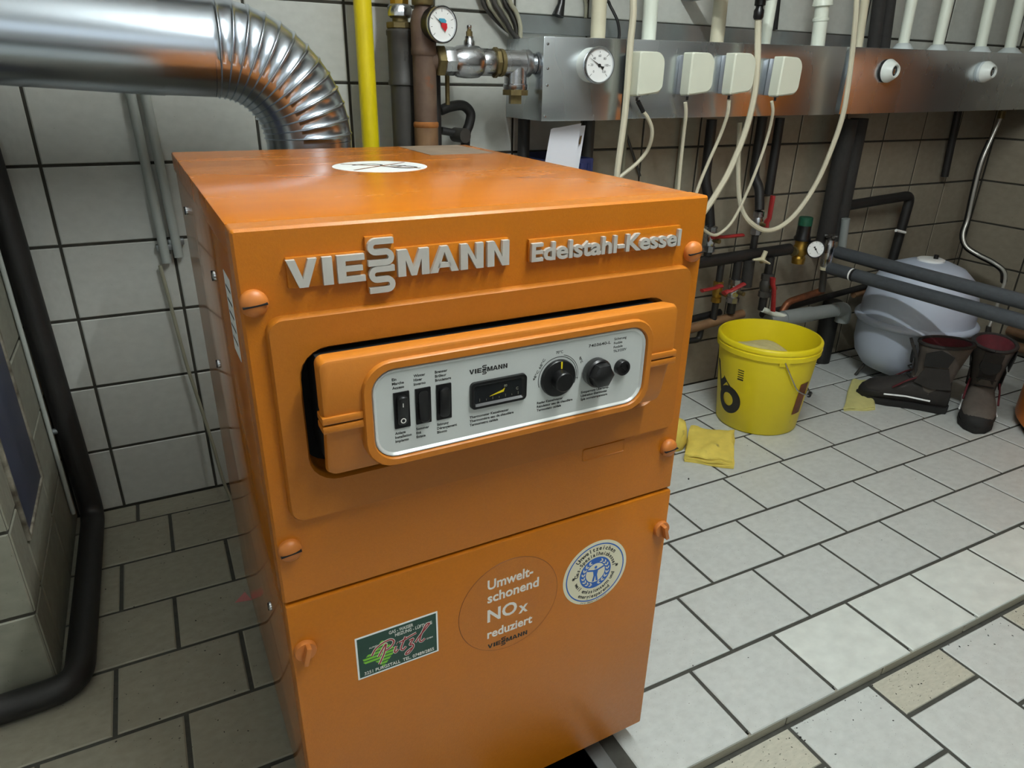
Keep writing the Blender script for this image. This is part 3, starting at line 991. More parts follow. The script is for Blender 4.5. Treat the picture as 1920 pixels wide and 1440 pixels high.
# top of the boiler
tp = lambda u, v, d: Vector((u, v, ZT + d))
MB().prism([(.392, .520), (.513, .520), (.513, .682), (.392, .682)], tp, -.0005, .0008).build('vent_plate', 'vent_grey', boiler, local=True, smooth=0)
cs = MB().prism(circ(.262, .395, .069, 56), tp, 0, .0004).build('round_sticker', 'sticker_white', boiler, local=True, smooth=0)
cs['label'] = 'white round no-stepping sticker on the lid'
sh = MB()
shoe = smooth_path([(-.035, .022, 0), (-.010, .030, 0), (.006, .018, 0), (.004, .004, 0), (.010, -.010, 0), (.020, -.030, 0), (.036, -.036, 0), (.046, -.026, 0), (.036, -.008, 0), (.018, .006, 0)], 6)
stroke_prism(sh, [(.262 + q.x, .395 + q.y) for q in shoe], .0042, tp, .0004, .0007)
stroke_prism(sh, [(.276, .378), (.300, .392)], .003, tp, .0004, .0007)
sh.build('shoe_pictogram', 'ink', cs, local=True, smooth=0)
cr = MB()
stroke_prism(cr, [(.215, .437), (.309, .353)], .003, tp, .0007, .0009)
stroke_prism(cr, [(.213, .360), (.312, .430)], .003, tp, .0007, .0009)
cr.build('cross_lines', 'ink_brown', cs, local=True, smooth=0)
MB().box((.004, .0295, ZT - .0018), (W - .004, .0318, ZT - .0006)).build('lid_seam', 'orange_front', boiler, local=True, smooth=0)
# strip and dark tray on the floor under the boiler front
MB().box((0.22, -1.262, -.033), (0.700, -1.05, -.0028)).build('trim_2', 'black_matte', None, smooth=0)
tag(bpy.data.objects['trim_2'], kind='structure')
MB().box((0.700, -1.262, -.033), (0.7285, -1.0, .0005)).build('trim_1', 'galvanised', None, smooth=0)
tag(bpy.data.objects['trim_1'], kind='structure')

# ------------------------------------------------------------------ helpers for the pipework
def depth_of(P):
    return (Vector(P) - CAM).dot(FWD)


def prad(px, P):
    """radius of something px pixels wide at P"""
    return px / 2 / F_PX * depth_of(P)


def pipe(name, pts, r, m, label, cat='pipe', group=None, bend=0.0, n=16, smooth_it=False, parent=None):
    pts = [Vector(p) for p in pts]
    if bend: pts = fillet(pts, bend)
    if smooth_it: pts = smooth_path(pts)
    base = min(pts, key=lambda p: p.z)
    if parent is None:
        o = MB().tube([p - base for p in pts], r, n).build(name, m, None)
        o.location = base
        o['base'] = list(base)
        return tag(o, label, cat, group)
    return MB().tube(pts, r, n).build(name, m, parent)


def hexnut(mb, p, axis, r, h, n=6):
    return mb.lathe([(r * .92, 0), (r, h * .12), (r, h * .88), (r * .92, h)], p, axis, n)


# ------------------------------------------------------------------ flue
YF, RF = -0.285, 0.0850
flue = thing('flue_pipe', (0.508, YF, 0.70), 'shiny steel flue pipe with ribbed elbow rising behind the boiler', 'flue')
xe, re_, zc = 0.508, 0.166, 1.088
x_el = xe - re_
MB().tube([(-0.098, YF, zc + .024), (0.258, YF, zc + .003)], RF + .0015, 48).build('straight_pipe', 'flue_steel', flue)
MB().tube([(0.255, YF, zc + .003), (x_el, YF, zc)], RF, 48).build('elbow_collar', 'flue_steel', flue)
pts, rs_ = [], []
nr = 13
for k in range(nr):
    for q, dr in ((0.0, .0), (.12, .0), (.20, .0042), (.28, .0055), (.36, .0042), (.44, .0), (.52, .0042), (.60, .0055), (.68, .0042), (.76, 0.0)) if False else ((0.0, .0), (.36, .0), (.42, .0012), (.46, .0026), (.50, .0030), (.54, .0026), (.58, .0012), (.64, .0)):
        a = (k + q) / nr * PI / 2
        pts.append((x_el + re_ * math.sin(a), YF, zc - re_ * (1 - math.cos(a))))
        rs_.append(RF + dr)
pts.append((xe, YF, zc - re_))
rs_.append(RF)
MB().tube(pts, rs_, 56).build('ribbed_elbow', 'flue_steel', flue, smooth=60)
MB().tube([(xe, YF, zc - re_), (xe, YF, 0.70)], RF - .001, 48).build('lower_pipe', 'flue_steel', flue)
sm = MB()
def on_flue(u, v, d):      # u along -x of the pipe, v around it
    ang = v / RF
    return Vector((0.3185 + u, YF - (RF + d) * math.cos(ang), zc + (RF + d) * math.sin(ang)))
emt = MB()
put_text(emt, 'KO150', lambda u, v, d: on_flue(v, -u, d), -.012, 0, .0075, width=.026, depth=(-.0003, .0006), bold=0)
emt.build('stamped_size', 'flue_steel', flue, smooth=0)

# ------------------------------------------------------------------ conduits on the wall left of the boiler
for k, (x, zb) in enumerate(((0.2055, 0.634), (0.2335, 0.645))):
    lab = ('grey conduit on wall left of boiler, with a cable hanging out of its end', 'grey conduit on wall left of boiler, hugging the boiler edge, no cable')[k]
    c = thing('wall_conduit', (x, -0.0165, zb), lab, 'conduit', 'pair of wall conduits')
    MB().tube([(x - .014, -.0165, ZC - .003), (x - .014, -.0165, 1.20), (x, -.0165, zb)], 0.0105, 14).build('tube', 'conduit_grey', c)
    cl = MB().box((x - .017, -.018, zb + .028), (x + .017, -.0002, zb + .042))
    cl.build('clip', 'galvanised', c, bevel=.002)
cb = [PYs(300, 498, -.0165), PYs(318, 565, -.018), PYs(338, 640, -.02), PYs(352, 690, -.024), PYs(372, 750, -.03), PYs(398, 830, -.05), PYs(420, 905, -.07), PYs(445, 960, -.10)]
pipe('loose_cable', cb, .0042, 'cable_grey', 'thin grey cable hanging from a conduit down behind the boiler', 'cable', smooth_it=True, n=8)

# black pipe along the pier
bpz = 0.028
pp = [(-0.085, -0.055, ZC - .003), (-0.062, -0.055, 0.12), (-0.060, -0.075, bpz + .004), (-0.066, -0.64, bpz), (-1.20, -0.640, bpz)]
pp = [(-0.085, -0.055, ZC - .003), (-0.085, -0.055, 1.25), (-0.064, -0.055, bpz), (-0.068, -0.640, bpz), (-0.42, -0.655, bpz)]
bpipe = thing('black_pipe', (-0.064, -0.055, 0.0), 'thick black pipe down the wall corner and around the tiled pier', 'pipe')
MB().tube(fillet(pp, 0.05), .0255, 18).build('pipe_run', 'pipe_black', bpipe)
clp = MB().cyl(PYs(87, 812, -.065), PYs(123, 805, -.065), .007, n=10)
clp.build('pipe_clamp', 'galvanised', bpipe)
pipe('thin_pipe', [(-0.099, -0.10, ZC - .003), (-0.099, -0.10, 1.2), (-0.099, -0.085, 0.06)], .005, 'conduit_grey', 'thin grey pipe beside the thick black pipe in the corner', 'pipe', n=10)
# hatch in the pier
ht = thing('cleaning_hatch', (-0.1125, -0.39, 0.27), 'dark blue hatch door in worn frame on the side of tiled pier', 'hatch')
MB().box((-.1078, -.500, .275), (-.1020, -.282, .80)).build('hatch_door', 'hatch_blue', ht, bevel=.002)
for lo, hi in (((-.1078, -.510, .266), (-.099, -.500, .81)), ((-.1078, -.282, .266), (-.099, -.268, .81)), ((-.1078, -.500, .266), (-.099, -.282, .275))):
    MB().box(lo, hi).build('hatch_frame', 'hatch_frame', ht, bevel=.002)

# ------------------------------------------------------------------ gas pipe and risers behind the boiler
pipe('gas_pipe', [(0.698, -0.075, ZC - .003), (0.698, -0.075, 0.0)], 0.0205, 'gas_yellow', 'yellow gas pipe standing between flue and dark pipes', 'pipe')
yd = -0.10
dk = thing('riser_pipe', (0.777, yd, 0.0), 'dark grey steel riser with coupling and brass fitting on top', 'pipe')
x0 = 0.777
MB().tube([(x0, yd, 0.0), (x0, yd, 1.04)], .0290, 20).build('riser', 'pipe_dark', dk)
MB().lathe([(.0300, 1.026), (.0335, 1.028), (.0335, 1.036), (.0315, 1.040), (.0315, 1.130), (.0335, 1.134), (.0335, 1.142), (.030, 1.146)], (x0, yd, 0), (0, 0, 1), 24).build('coupling', 'pipe_dark', dk)
cpt = MB()
put_text(cpt, 'EE', lambda u, v, d: Vector((x0 + v * .9 - .004, yd - .0315 - d, 1.10 - u)), 0, 0, .011, width=.020, depth=(-.001, .0008))
cpt.build('cast_mark', 'pipe_dark', dk, smooth=0)
q = MB()
hexnut(q, (x0, yd, 1.146), (0, 0, 1), .0330, .014, 8)
q.lathe([(.018, 1.16), (.018, 1.170)], (x0, yd, 0), (0, 0, 1), 18)
q.build('reducer', 'brass_dull', dk)
q = MB()
q.lathe([(.022, 1.168), (.0285, 1.172), (.0290, 1.190), (.024, 1.196)], (x0, yd, 0), (0, 0, 1), 8)
q.build('union_nut', 'nickel', dk)
q = MB()
q.lathe([(.022, 1.196), (.0225, 1.30), (.018, 1.302), (.018, ZC - .003)], (x0, yd, 0), (0, 0, 1), 8)
q.build('valve_stem', 'brass', dk)
ru = thing('rusty_riser', (0.8125, -0.155, 0.0), 'rusty brown steel riser with tee in front of dark riser', 'pipe')
x1, y1 = 0.8125, -0.155
MB().tube([(x1, y1, 0), (x1, y1, .940)], .0285, 20).build('lower_pipe', 'pipe_brown', ru)
MB().lathe([(.0285, .936), (.0300, .939), (.0300, .946), (.0275, .949)], (x1, y1, 0), (0, 0, 1), 24).build('weld_ring', 'rust_ring', ru)
MB().tube([(x1, y1, .948), (x1, y1, 1.10)], .0270, 20).build('upper_pipe', 'pipe_rust', ru)
q = MB().lathe([(.0275, 1.090), (.0300, 1.094), (.0300, 1.104), (.0285, 1.108), (.0290, 1.160), (.024, 1.180), (.019, 1.186), (.019, 1.20)], (x1, y1, 0), (0, 0, 1), 22)
q.tube([(x1, y1, 1.082), (x1 + .030, y1, 1.082)], .024, 18)
q.build('tee', 'pipe_rust', ru)
MB().lathe([(.023, 1.192), (.025, 1.195), (.025, 1.205), (.022, 1.208), (.018, 1.21), (.018, ZC - .003)], (x1, y1, 0), (0, 0, 1), 18).build('top_fitting', 'brass_dull', ru)
pipe('thin_riser', [(0.868, -.08, 0.0), (0.868, -.08, 1.06)], .0125, 'pipe_black', 'thin black riser pipe just right of the rusty riser', 'pipe', n=12)
pipe('short_brass_pipe', [(0.883, -.12, 1.055), (0.883, -.12, .985)], .0055, 'brass_dull', 'short brass tube under the ball valve', 'pipe', n=10)
# loop of dark pipe by the wall with its end cap
lp = thing('pipe_loop', (0.905, -.055, 0.88), 'short black bent pipe loop with round end behind the boiler lid', 'pipe')
MB().tube(smooth_path([PYs(826, 207, -.06), PYs(845, 200, -.06), PYs(868, 198, -.06), PYs(882, 212, -.06), PYs(880, 232, -.06), PYs(874, 250, -.06), PYs(872, 285, -.06)]), .0125, 14).build('bend', 'pipe_black', lp)
c0 = PYs(868, 254, -.075)
MB().cyl(c0 + Vector((-.01, .03, 0)), c0 + Vector((.002, -.012, 0)), .0180, n=22).build('end_cap', 'pipe_dark', lp)
MB().tube([PYs(828, 245, -.06), PYs(856, 250, -.06)], .0095, 12).build('side_arm', 'pipe_black', lp)

# pressure gauge
gc = PYs(828, 46, -.205)
pg = thing('pressure_gauge', (gc.x, gc.y, gc.z - .045), 'round pressure gauge with blue and red field in front of rusty riser', 'gauge')
gax = Vector((0.16, -1, -0.04)).normalized()
def dial(parent, c, ax, r, d, rim, casem, ticks, needle, extra=None, start=225, sweep=270, ntext=None, roll=0.0):
    ax = Vector(ax).normalized()
    xx = Vector((0, 0, 1)).cross(-ax).normalized()
    xx = -xx if xx.x < 0 else xx
    zz = xx.cross(-ax) if False else Vector((0, 0, 1)) - ax * ax.z
    zz.normalize()
    fn = lambda u, v, dd_: c + xx * u + zz * v + ax * dd_
    MB().lathe([(r * .96, -d), (r * .97, -.002), (r * .97, 0)], c, ax, 36).build('case', casem, parent)
    MB().lathe([(r * .98, -.006), (r * 1.02, -.004), (r * 1.02, .004), (r * .99, .006), (r * .92, .006), (r * .90, .002)], c, ax, 40, False, False).build('rim', rim, parent)
    face_ = MB().lathe([(r * .93, -.001), (r * .93, .0016), (.0001, .0016)], c, ax, 36)
    fo = face_.build('dial_face', 'dial_white', parent)
    t = MB()
    for k in range(ticks):
        a = math.radians(start - sweep * k / (ticks - 1))
        l0, l1 = r * .66, r * (.84 if k % 2 == 0 else .76)
        stroke_prism(t, [(l0 * math.cos(a), l0 * math.sin(a)), (l1 * math.cos(a), l1 * math.sin(a))], r * .022, fn, .0017, .0020)
        if ntext and ntext[k % len(ntext)]:
            put_text(t, ntext[k % len(ntext)], fn, r * .50 * math.cos(a), r * .50 * math.sin(a) - r * .05, r * .13, depth=(.0017, .0020), align='C')
    t.build('dial_marks', 'ink', fo, smooth=0)
    a = math.radians(needle)
    nn = MB()
    ca, sa = math.cos(a), math.sin(a)
    pt = lambda l, w: (l * ca - w * sa, l * sa + w * ca)
    nn.prism([pt(r * .78, 0), pt(0, r * .03), pt(-r * .14, r * .03), pt(-r * .32, r * .11), pt(-r * .32, -r * .11), pt(-r * .14, -r * .03), pt(0, -r * .03)], fn, .0034, .0040)
    nn.lathe([(r * .09, .0017), (r * .09, .0045), (.0001, .0045)], c, ax, 18)
    nn.build('needle', 'ink', parent, smooth=0)
    return fn, fo
fn, fo = dial(pg, gc, gax, .0375, .030, 'chrome', 'black_plastic', 9, 143)
e1 = MB().prism([(-.007, .012), (.006, .012), (.011, .008), (.010, .003), (-.001, .004), (-.009, .009)], fn, .0021, .0024)
e1.build('blue_field', 'dial_blue', fo, smooth=0)
e2 = MB().prism([(-.003, .003), (.011, .003), (.012, -.006), (.007, -.014), (.002, -.009), (-.004, -.004)], fn, .0045, .0050)
e2.build('red_pointer', 'dial_red', fo, smooth=0)
MB().tube([gc - gax * .029, Vector((x1 + .004, y1 - .020, gc.z - .012))], .009, 12).build('stem', 'brass_dull', pg)

# ball valve chain to the steel box
vy, vz = -0.155, 1.081
bv = thing('ball_valve', (0.92, vy, vz - .04), 'nickel ball valve with hexagon ends between rusty riser and steel box', 'valve')
q = MB()
hexnut(q, (0.838, vy, vz), (1, 0, 0), .036, .020)
q.build('collar_nut', 'brass_dull', bv)
q = MB().lathe([(.0300, .858), (.0310, .860), (.0310, .885), (.029, .890)], (0, vy, vz), (1, 0, 0), 8)
q.lathe([(.029, .884), (.0345, .896), (.0362, .914), (.0362, .932), (.0345, .948), (.029, .956)], (0, vy, vz), (1, 0, 0), 28)
q.lathe([(.0280, .954), (.0300, .957), (.0300, .985), (.028, .988)], (0, vy, vz), (1, 0, 0), 8)
q.build('valve_body', 'nickel', bv)
MB().lathe([(.013, .030), (.013, .044), (.010, .048), (.010, .054)], (.926, vy, vz), (0, 0, 1), 16).build('stem_bonnet', 'nickel', bv)
MB().lathe([(.0075, .052), (.0075, .064), (.0050, .066), (.0050, .070)], (.926, vy, vz), (0, 0, 1), 6).build('stem_square', 'brass_dull', bv)
MB().lathe([(.004, .068), (.0062, .072), (.0058, .077), (.0001, .079)], (.926, vy, vz), (0, 0, 1), 14).build('stem_screw', 'chrome', bv)
el = thing('pipe_tee', (1.05, vy, vz - .09), 'galvanised tee with dark plug below, screwed into the steel box side', 'fitting')
q = MB()
hexnut(q, (0.988, vy, vz), (1, 0, 0), .034, .012, 8)
hexnut(q, (1.002, vy, vz), (1, 0, 0), .031, .012, 20)
q.build('lock_nut', 'brass_dull', el)
q = MB().tube([(1.010, vy, vz), (1.072, vy, vz)], .0290, 22)
q.lathe([(.029, 1.068), (.0315, 1.070), (.0315, 1.084), (.030, 1.086)], (0, vy, vz), (1, 0, 0), 22)
q.tube([(1.050, vy, vz), (1.050, vy, vz - .055)], .0275, 22)
q.lathe([(.0290, -.060), (.0300, -.058), (.0300, -.048), (.0280, -.046)], (1.050, vy, vz), (0, 0, 1), 22)
q.build('tee_body', 'nickel', el)
q = MB().lathe([(.0330, -.072), (.0330, -.060)], (1.050, vy, vz), (0, 0, 1), 8)
q.lathe([(.019, -.092), (.019, -.070)], (1.050, vy, vz), (0, 0, 1), 4, rot=.5)
q.build('plug', 'brass_dull', el)
MB().tube([(1.084, vy, vz), (1.0995, vy, vz)], .024, 18).build('nipple', 'nickel', el)

# hanging coil of cables by the wall
coil = thing('cable_coil', (0.96, -.035, 1.13), 'hanging bundle of grey cable loops left of the steel box', 'cable')
for k in range(6):
    u0 = 903 + k * 10
    y_ = -.020 - (k % 3) * .012
    p_top = PYs(u0 - 5, -60, y_)
    p = smooth_path([Vector((p_top.x, y_, ZC - .003)), Vector((p_top.x, y_, 1.7)), p_top, PYs(u0 + 2, 0, y_), PYs(u0 + 14, 22, y_), PYs(u0 + 32 - k * 2, 42 + k, y_), PYs(u0 + 48 - k * 5, 56 + k * 3, y_), PYs(u0 + 70 - k * 8, 70 + k * 4, y_)])
    MB().tube(p, .0062, 10).build('cable_loop', 'cable_grey' if k % 2 else 'pipe_dark', coil)

# ------------------------------------------------------------------ steel distributor boxes
ybx = -0.200
def steel_box(xa, xb, za0, za1, zb0, zb1, label, rivets=()):
    t = thing('distributor_box', ((xa + xb) / 2, -0.10, min(za0, zb0)), label, 'metal box', 'row of distributor boxes')
    loops = []
    for x, z0, z1 in ((xa, za0, za1), (xb, zb0, zb1)):
        loops.append([Vector((x, ybx, z0)), Vector((x, -0.001, z0)), Vector((x, -0.001, z1)), Vector((x, ybx, z1))])
    MB().loft(loops).build('box_body', 'box_steel', t, bevel=.0018)
    for (x, z) in rivets:
        MB().lathe([(.0035, 0), (.0032, .0012), (.0001, .002)], (x, ybx, z), (0, -1, 0), 12).build('rivet', 'chrome', t)
    return t
b1 = steel_box(1.102, 1.343, .950, 1.141, .951, 1.1445, 'small steel box with thermometer, leftmost of the wall boxes', [(1.113, 1.125), (1.115, 1.071), (1.115, 1.033), (1.111, .961)])
b2 = steel_box(1.347, 2.160, .954, 1.1445, .962, 1.1545, 'long middle steel wall box carrying four cream actuators')
b3 = steel_box(2.180, 3.392, .963, 1.1552, .980, 1.168, 'long steel wall box with two round white eyes, next to the corner')
bp_ = MB().box((1.117, -.016, 1.1575), (2.45, -.0005, 1.200)).build('back_sheet', 'galvanised', None, smooth=0)
tag(bp_, 'flat galvanised sheet on the wall above the steel boxes', 'metal sheet')

tg = thing('thermometer', (1.20, ybx, 1.035), 'white round dial thermometer on the small steel box', 'thermometer')
dial(tg, Vector((1.2330, ybx - .046, 1.0805)), (-.06, -1, -.02), .0415, .0440, 'chrome', 'knob_white', 7, 150, ntext=['0', '20', '40', '60', '80', '100', '120'])

# actuators
act_lab = ['cream actuator with black cable end, leftmost of the four', 'cream actuator second from the thermometer', 'cream actuator third from the thermometer, left of hanging white cable', 'cream actuator mounted askew, right of hanging white cable']
AX = [(1.3500, 1.116, 0), (1.5160, 1.119, .0), (1.6630, 1.122, .0), (1.8440, 1.119, .03)]
for k, (x, zt, rr) in enumerate(AX):
    t = thing('valve_actuator', (x, ybx, zt - .10), act_lab[k], 'actuator', 'cream valve actuators')
    w, h = .080, .106
    mt = Matrix.Translation((x, ybx, zt)) @ Matrix.Rotation(rr, 4, 'Y')
    b = MB()
    b.box((0.002, -.020, -h * .97), (w * .80, -.0005, -.006), mt)
    b.build('mount_plate', 'actuator_base' if k else 'black_plastic', t, bevel=.002)
    hs = MB()
    def lop(y, x0, x1, z0, z1, r, rl):
        out = []
        for cx_, cz_, a0, q in ((x1, z1, 0, r), (x0, z1, PI / 2, rl), (x0, z0, PI, rl), (x1, z0, 1.5 * PI, r * .8)):
            cx2 = cx_ - q if cx_ == x1 else cx_ + q
            cz2 = cz_ - q if cz_ == z1 else cz_ + q
            for kk in range(7):
                a_ = a0 + PI / 2 * kk / 6
                out.append(mt @ Vector((cx2 + q * math.cos(a_), y, cz2 + q * math.sin(a_) + (.006 if cz_ == z0 and cx_ == x1 else 0))))
        return out
    hs.loft([lop(-.020, 0, w, -h * .96, 0, .016, .004), lop(-.023, 0, w, -h, 0, .020, .004), lop(-.052, .0, w, -h + .002, 0, .028, .005), lop(-.056, .003, w - .003, -h + .006, -.003, .026, .005)])
    hs.build('housing', 'actuator', t, smooth=35)
    nt_ = MB().box((.004, -.046, -h - .001), (.018, -.030, -h + .022), mt)
    nt_.build('cable_notch', 'actuator_base', t, bevel=.002)
    kn = MB().cyl(mt @ Vector((.014, -.036, -h - .0105)), mt @ Vector((.014, -.036, -h + .001)), .0035, n=10)
    kn.build('cable_gland', 'black_plastic', t)


def cable(pts, r, m, label, group=None, name='hanging_cable'):
    P_ = [PYs(*p) for p in pts]
    if pts[0][1] < 0:         # comes down from the ceiling
        P_ = [Vector((P_[0].x, P_[0].y, ZC - .003)), Vector((P_[0].x, P_[0].y, 1.6))] + P_
    return pipe(name, P_, r, m, label, 'cable', group, smooth_it=True, n=8)
c1 = cable([(1205, 208, -.235), (1214, 220, -.235), (1222, 240, -.23), (1221, 262, -.22), (1212, 285, -.20), (1192, 308, -.19), (1165, 330, -.18), (1140, 355, -.18)], .0052, 'cable_cream', 'cream cable curling from the leftmost actuator towards the boiler', 'actuator cables')
pipe('cable_end', [PYs(1196, 190, -.235), PYs(1206, 210, -.235)], .006, 'black_plastic', 'short black cable sleeve under the leftmost actuator', 'cable', n=8)
cable([(1285, 192, -.235), (1286, 215, -.23), (1281, 260, -.21), (1275, 320, -.20), (1270, 380, -.20), (1266, 440, -.20)], .0050, 'cable_cream', 'cream cable hanging straight down from the second actuator', 'actuator cables')
cable([(1367, 188, -.235), (1364, 215, -.23), (1350, 255, -.21), (1328, 305, -.20), (1308, 355, -.20), (1290, 420, -.20)], .0050, 'cable_cream', 'cream cable slanting left from the third actuator', 'actuator cables')
cable([(1447, 190, -.235), (1449, 212, -.23), (1441, 250, -.21), (1425, 300, -.20), (1402, 358, -.19), (1375, 412, -.18), (1352, 436, -.17), (1335, 440, -.17), (1312, 425, -.17)], .0048, 'cable_cream', 'cream cable swinging from the fourth actuator to the red lever', 'actuator cables')
cable([(1190, -40, -.225), (1187, 30, -.225), (1182, 80, -.222), (1177, 150, -.220), (1172, 210, -.22), (1164, 270, -.22), (1157, 325, -.22), (1150, 400, -.22)], .0088, 'cable_cream', 'thick cream cable running down between thermometer box and actuators')
cable([(1422, 20, -.235), (1421, 70, -.235), (1420, 120, -.245), (1414, 180, -.245), (1398, 245, -.24), (1370, 315, -.24), (1345, 360, -.25), (1318, 400, -.26), (1280, 445, -.27)], .0088, 'cable_cream', 'thick cream cable sweeping from black gland down to the boiler')
cable([(1612, -40, -.24), (1604, 40, -.24), (1598, 100, -.235), (1589, 170, -.235), (1578, 225, -.23), (1555, 290, -.22), (1530, 345, -.21), (1497, 395, -.20), (1465, 424, -.19), (1435, 432, -.18), (1408, 418, -.17), (1392, 395, -.15), (1385, 360, -.12), (1384, 300, -.10), (1387, 230, -.09)], .0078, 'cable_cream', 'long cream cable sagging in a loop below the steel boxes')
# gland above the box
gl = PYs(1424, 15, -.235)
t = thing('cable_gland', gl, 'black cable gland with junction box edge at the top', 'gland')
MB().lathe([(.010, -.028), (.0135, -.022), (.0135, -.006), (.010, 0), (.010, .004), (.0145, .006), (.0145, .022)], gl, (0, 0, 1), 16).build('gland_body', 'black_plastic', t)
MB().box((gl.x - .10, gl.y - .03, gl.z + .022), (gl.x + .05, gl.y + .03, gl.z + .07)).build('junction_box', 'pvc_grey', t, bevel=.003)
MB().box((gl.x - .08, gl.y + .028, gl.z + .03), (gl.x - .04, -.001, gl.z + .045)).build('wall_bracket', 'galvanised', t)

# plastic pipes standing on the boxes
def stand_pipe(u, v_base, v2, u2, wpx, m, label, y=-.10, collar=False, flange=False, wide=1.0):
    b = PYs(u, v_base, y)
    b.z = 1.141 + (b.x - 1.102) * .0118 - .0005
    top = PYs(u2, v2, y)
    d = (top - b)
    top = b + d * ((1.52 - b.z) / d.z)
    r = prad(wpx, b)
    t = thing('plastic_pipe', b, label, 'pipe', 'plastic pipes rising from the steel boxes')
    MB().tube([b, top, Vector((top.x, top.y, ZC - .003))], r, 18).build('tube', m, t)
    if collar:
        ax = (top - b).normalized()
        c = b + ax * .078
        MB().lathe([(r, -.004), (r * 1.16, -.002), (r * 1.16, .005), (r, .007)], c, ax, 20).build('collar', m, t)
        c = b + ax * .115
        MB().lathe([(r, 0), (r * 1.45, .002), (r * 1.25, .03), (r, .035)], c, ax, 20).build('collar', m, t)
    if flange:
        MB().lathe([(r * 2.05 * wide, 0), (r * 2.05 * wide, .004), (r * 1.25, .022), (r * 1.0, .024)], b, (0, 0, 1), 24).build('flange', 'flange_grey', t)
stand_pipe(1121, 70, 0, 1124, 28, 'pvc_cream', 'beige pipe rising behind the thermometer box')
stand_pipe(1216, 73, 0, 1221, 27, 'pvc_white', 'bright white pipe above the leftmost actuators')
stand_pipe(1344, 77, 0, 1352, 26, 'pvc_cream', 'beige pipe above the gap between second and third actuator')
stand_pipe(1434, 80, 0, 1447, 20, 'pvc_white', 'slim white pipe behind the black cable gland')
stand_pipe(1533, 86, 20, 1541, 25, 'pvc_white', 'white pipe with raised collars right of the actuators', collar=True)
stand_pipe(1609, 90, 0, 1622, 15, 'pvc_cream', 'narrow beige pipe beside the dark twin pipes', y=-.12)
stand_pipe(1693, 86, 0, 1710, 19, 'pvc_white', 'white pipe on grey flange right beside the dark twin pipes', flange=True)
stand_pipe(1758, 89, 0, 1778, 19, 'pvc_white', 'white pipe on grey flange between the two white eyes, nearer the left eye', flange=True)
stand_pipe(1838, 92, 0, 1858, 19, 'pvc_white', 'white pipe on grey flange directly above the right white eye', flange=True)
stand_pipe(1893, 95, 0, 1914, 19, 'pvc_white', 'white pipe on wide grey flange, rightmost of the row', flange=True, wide=1.1)
# dark parts behind
b_s = PYs(1462, -40, -.02)
pipe('black_strip', [PYs(1452, 56, -.02), b_s, Vector((b_s.x, b_s.y, ZC - .003))], .0095, 'black_matte', 'black pipe above the sheet behind the cable gland', 'pipe', n=10)
cable([(1135, -30, -.06), (1142, 5, -.06), (1150, 22, -.07), (1158, 40, -.08), (1161, 60, -.08), (1160, 76, -.08)], .0042, 'black_plastic', 'thin black cable curving behind the beige pipe')
b_s = PYs(1056, -20, -.03)
pipe('black_plug', [Vector((b_s.x, b_s.y, ZC - .003)), b_s + Vector((0, 0, .05)), b_s, PYs(1052, 8, -.03), PYs(1046, 30, -.03)], [.004, .004, .008, .010, .0165], 'black_plastic', 'black plug hanging against the wall above the thermometer box', 'plug', n=12)
cable([(1098, -30, -.012), (1099, 10, -.012), (1098, 34, -.015)], .0045, 'cable_grey', 'thin grey cable against the wall above the thermometer box')
# eyes on the right box
for k, (x, z) in enumerate(((2.355, 1.092), (2.868, 1.100))):
    t = thing('round_outlet', (x, ybx, z - .036), ('white round outlet with dark centre, left one on the right box', 'white round outlet with dark centre, right one near the corner')[k], 'outlet', 'round outlets on the box')
    MB().lathe([(.034, -.003), (.034, .006), (.032, .010)], (x, ybx, z), (0, -1, 0), 28).build('base_ring', 'flange_grey' if k else 'black_matte', t)
    MB().lathe([(.0345, .0095), (.0345, .014), (.026, .030), (.020, .038), (.0165, .038), (.0155, .026), (.0001, .026)], (x, ybx, z), (0, -1, 0), 30).build('cone', 'knob_white', t)
    MB().lathe([(.0150, .0262), (.0150, .031), (.0001, .031)], (x, ybx, z), (0, -1, 0), 20).build('core', 'black_plastic', t)
    MB().box((x - .0045, ybx - .034, z - .009), (x + .0045, ybx - .0305, z + .006)).build('pin', 'chrome', t, bevel=.001)

# ------------------------------------------------------------------ pipes on the wall below the boxes
def drop(name, pts, r, m, label, bend=0.0, cat='pipe', group=None):
    return pipe(name, [PYs(*p) for p in pts], r, m, label, cat, group, bend=bend)
drop('insulated_pipe', [(1592, 224, -.085), (1545, 455, -.085)], .030, 'insulation_dark', 'dark insulated vertical pipe under the boxes, left of the twin pair', group='dark twin pipes')
drop('insulated_pipe', [(1612, 222, -.06), (1566, 450, -.06)], .030, 'insulation_dark', 'dark insulated vertical pipe under the boxes, right of the twin pair', group='dark twin pipes')
for k in range(2):
    b = PYs(1638 + 19 * k, 88, -.08 + .015 * k)
    b.z = 1.1585
    tpt = PYs(1649 + 19 * k, 0, -.08 + .015 * k)
    tpt = b + (tpt - b) * ((1.45 - b.z) / (tpt.z - b.z))
    pipe('insulated_pipe', [b, tpt, Vector((tpt.x, tpt.y, ZC - .003))], .0205, 'insulation_dark', ('dark insulated pipe above the boxes, left of the twin pair', 'dark insulated pipe above the boxes, right of the twin pair')[k], group='dark twin pipes')
drop('drop_pipe', [(1463, 221, -.05), (1441, 364, -.05)], .0150, 'pipe_black', 'dark vertical pipe ending above the upright red lever')
drop('stub_pipe', [(1797, 208, -.03), (1771, 331, -.03)], .0140, 'pipe_black', 'short dark pipe stub on the wall near the corner')
drop('drop_pipe', [(1335, 224, -.05), (1322, 340, -.05), (1328, 365, -.06), (1332, 430, -.07)], .0160, 'pipe_black', 'dark vertical pipe right behind the boiler corner', bend=.02)
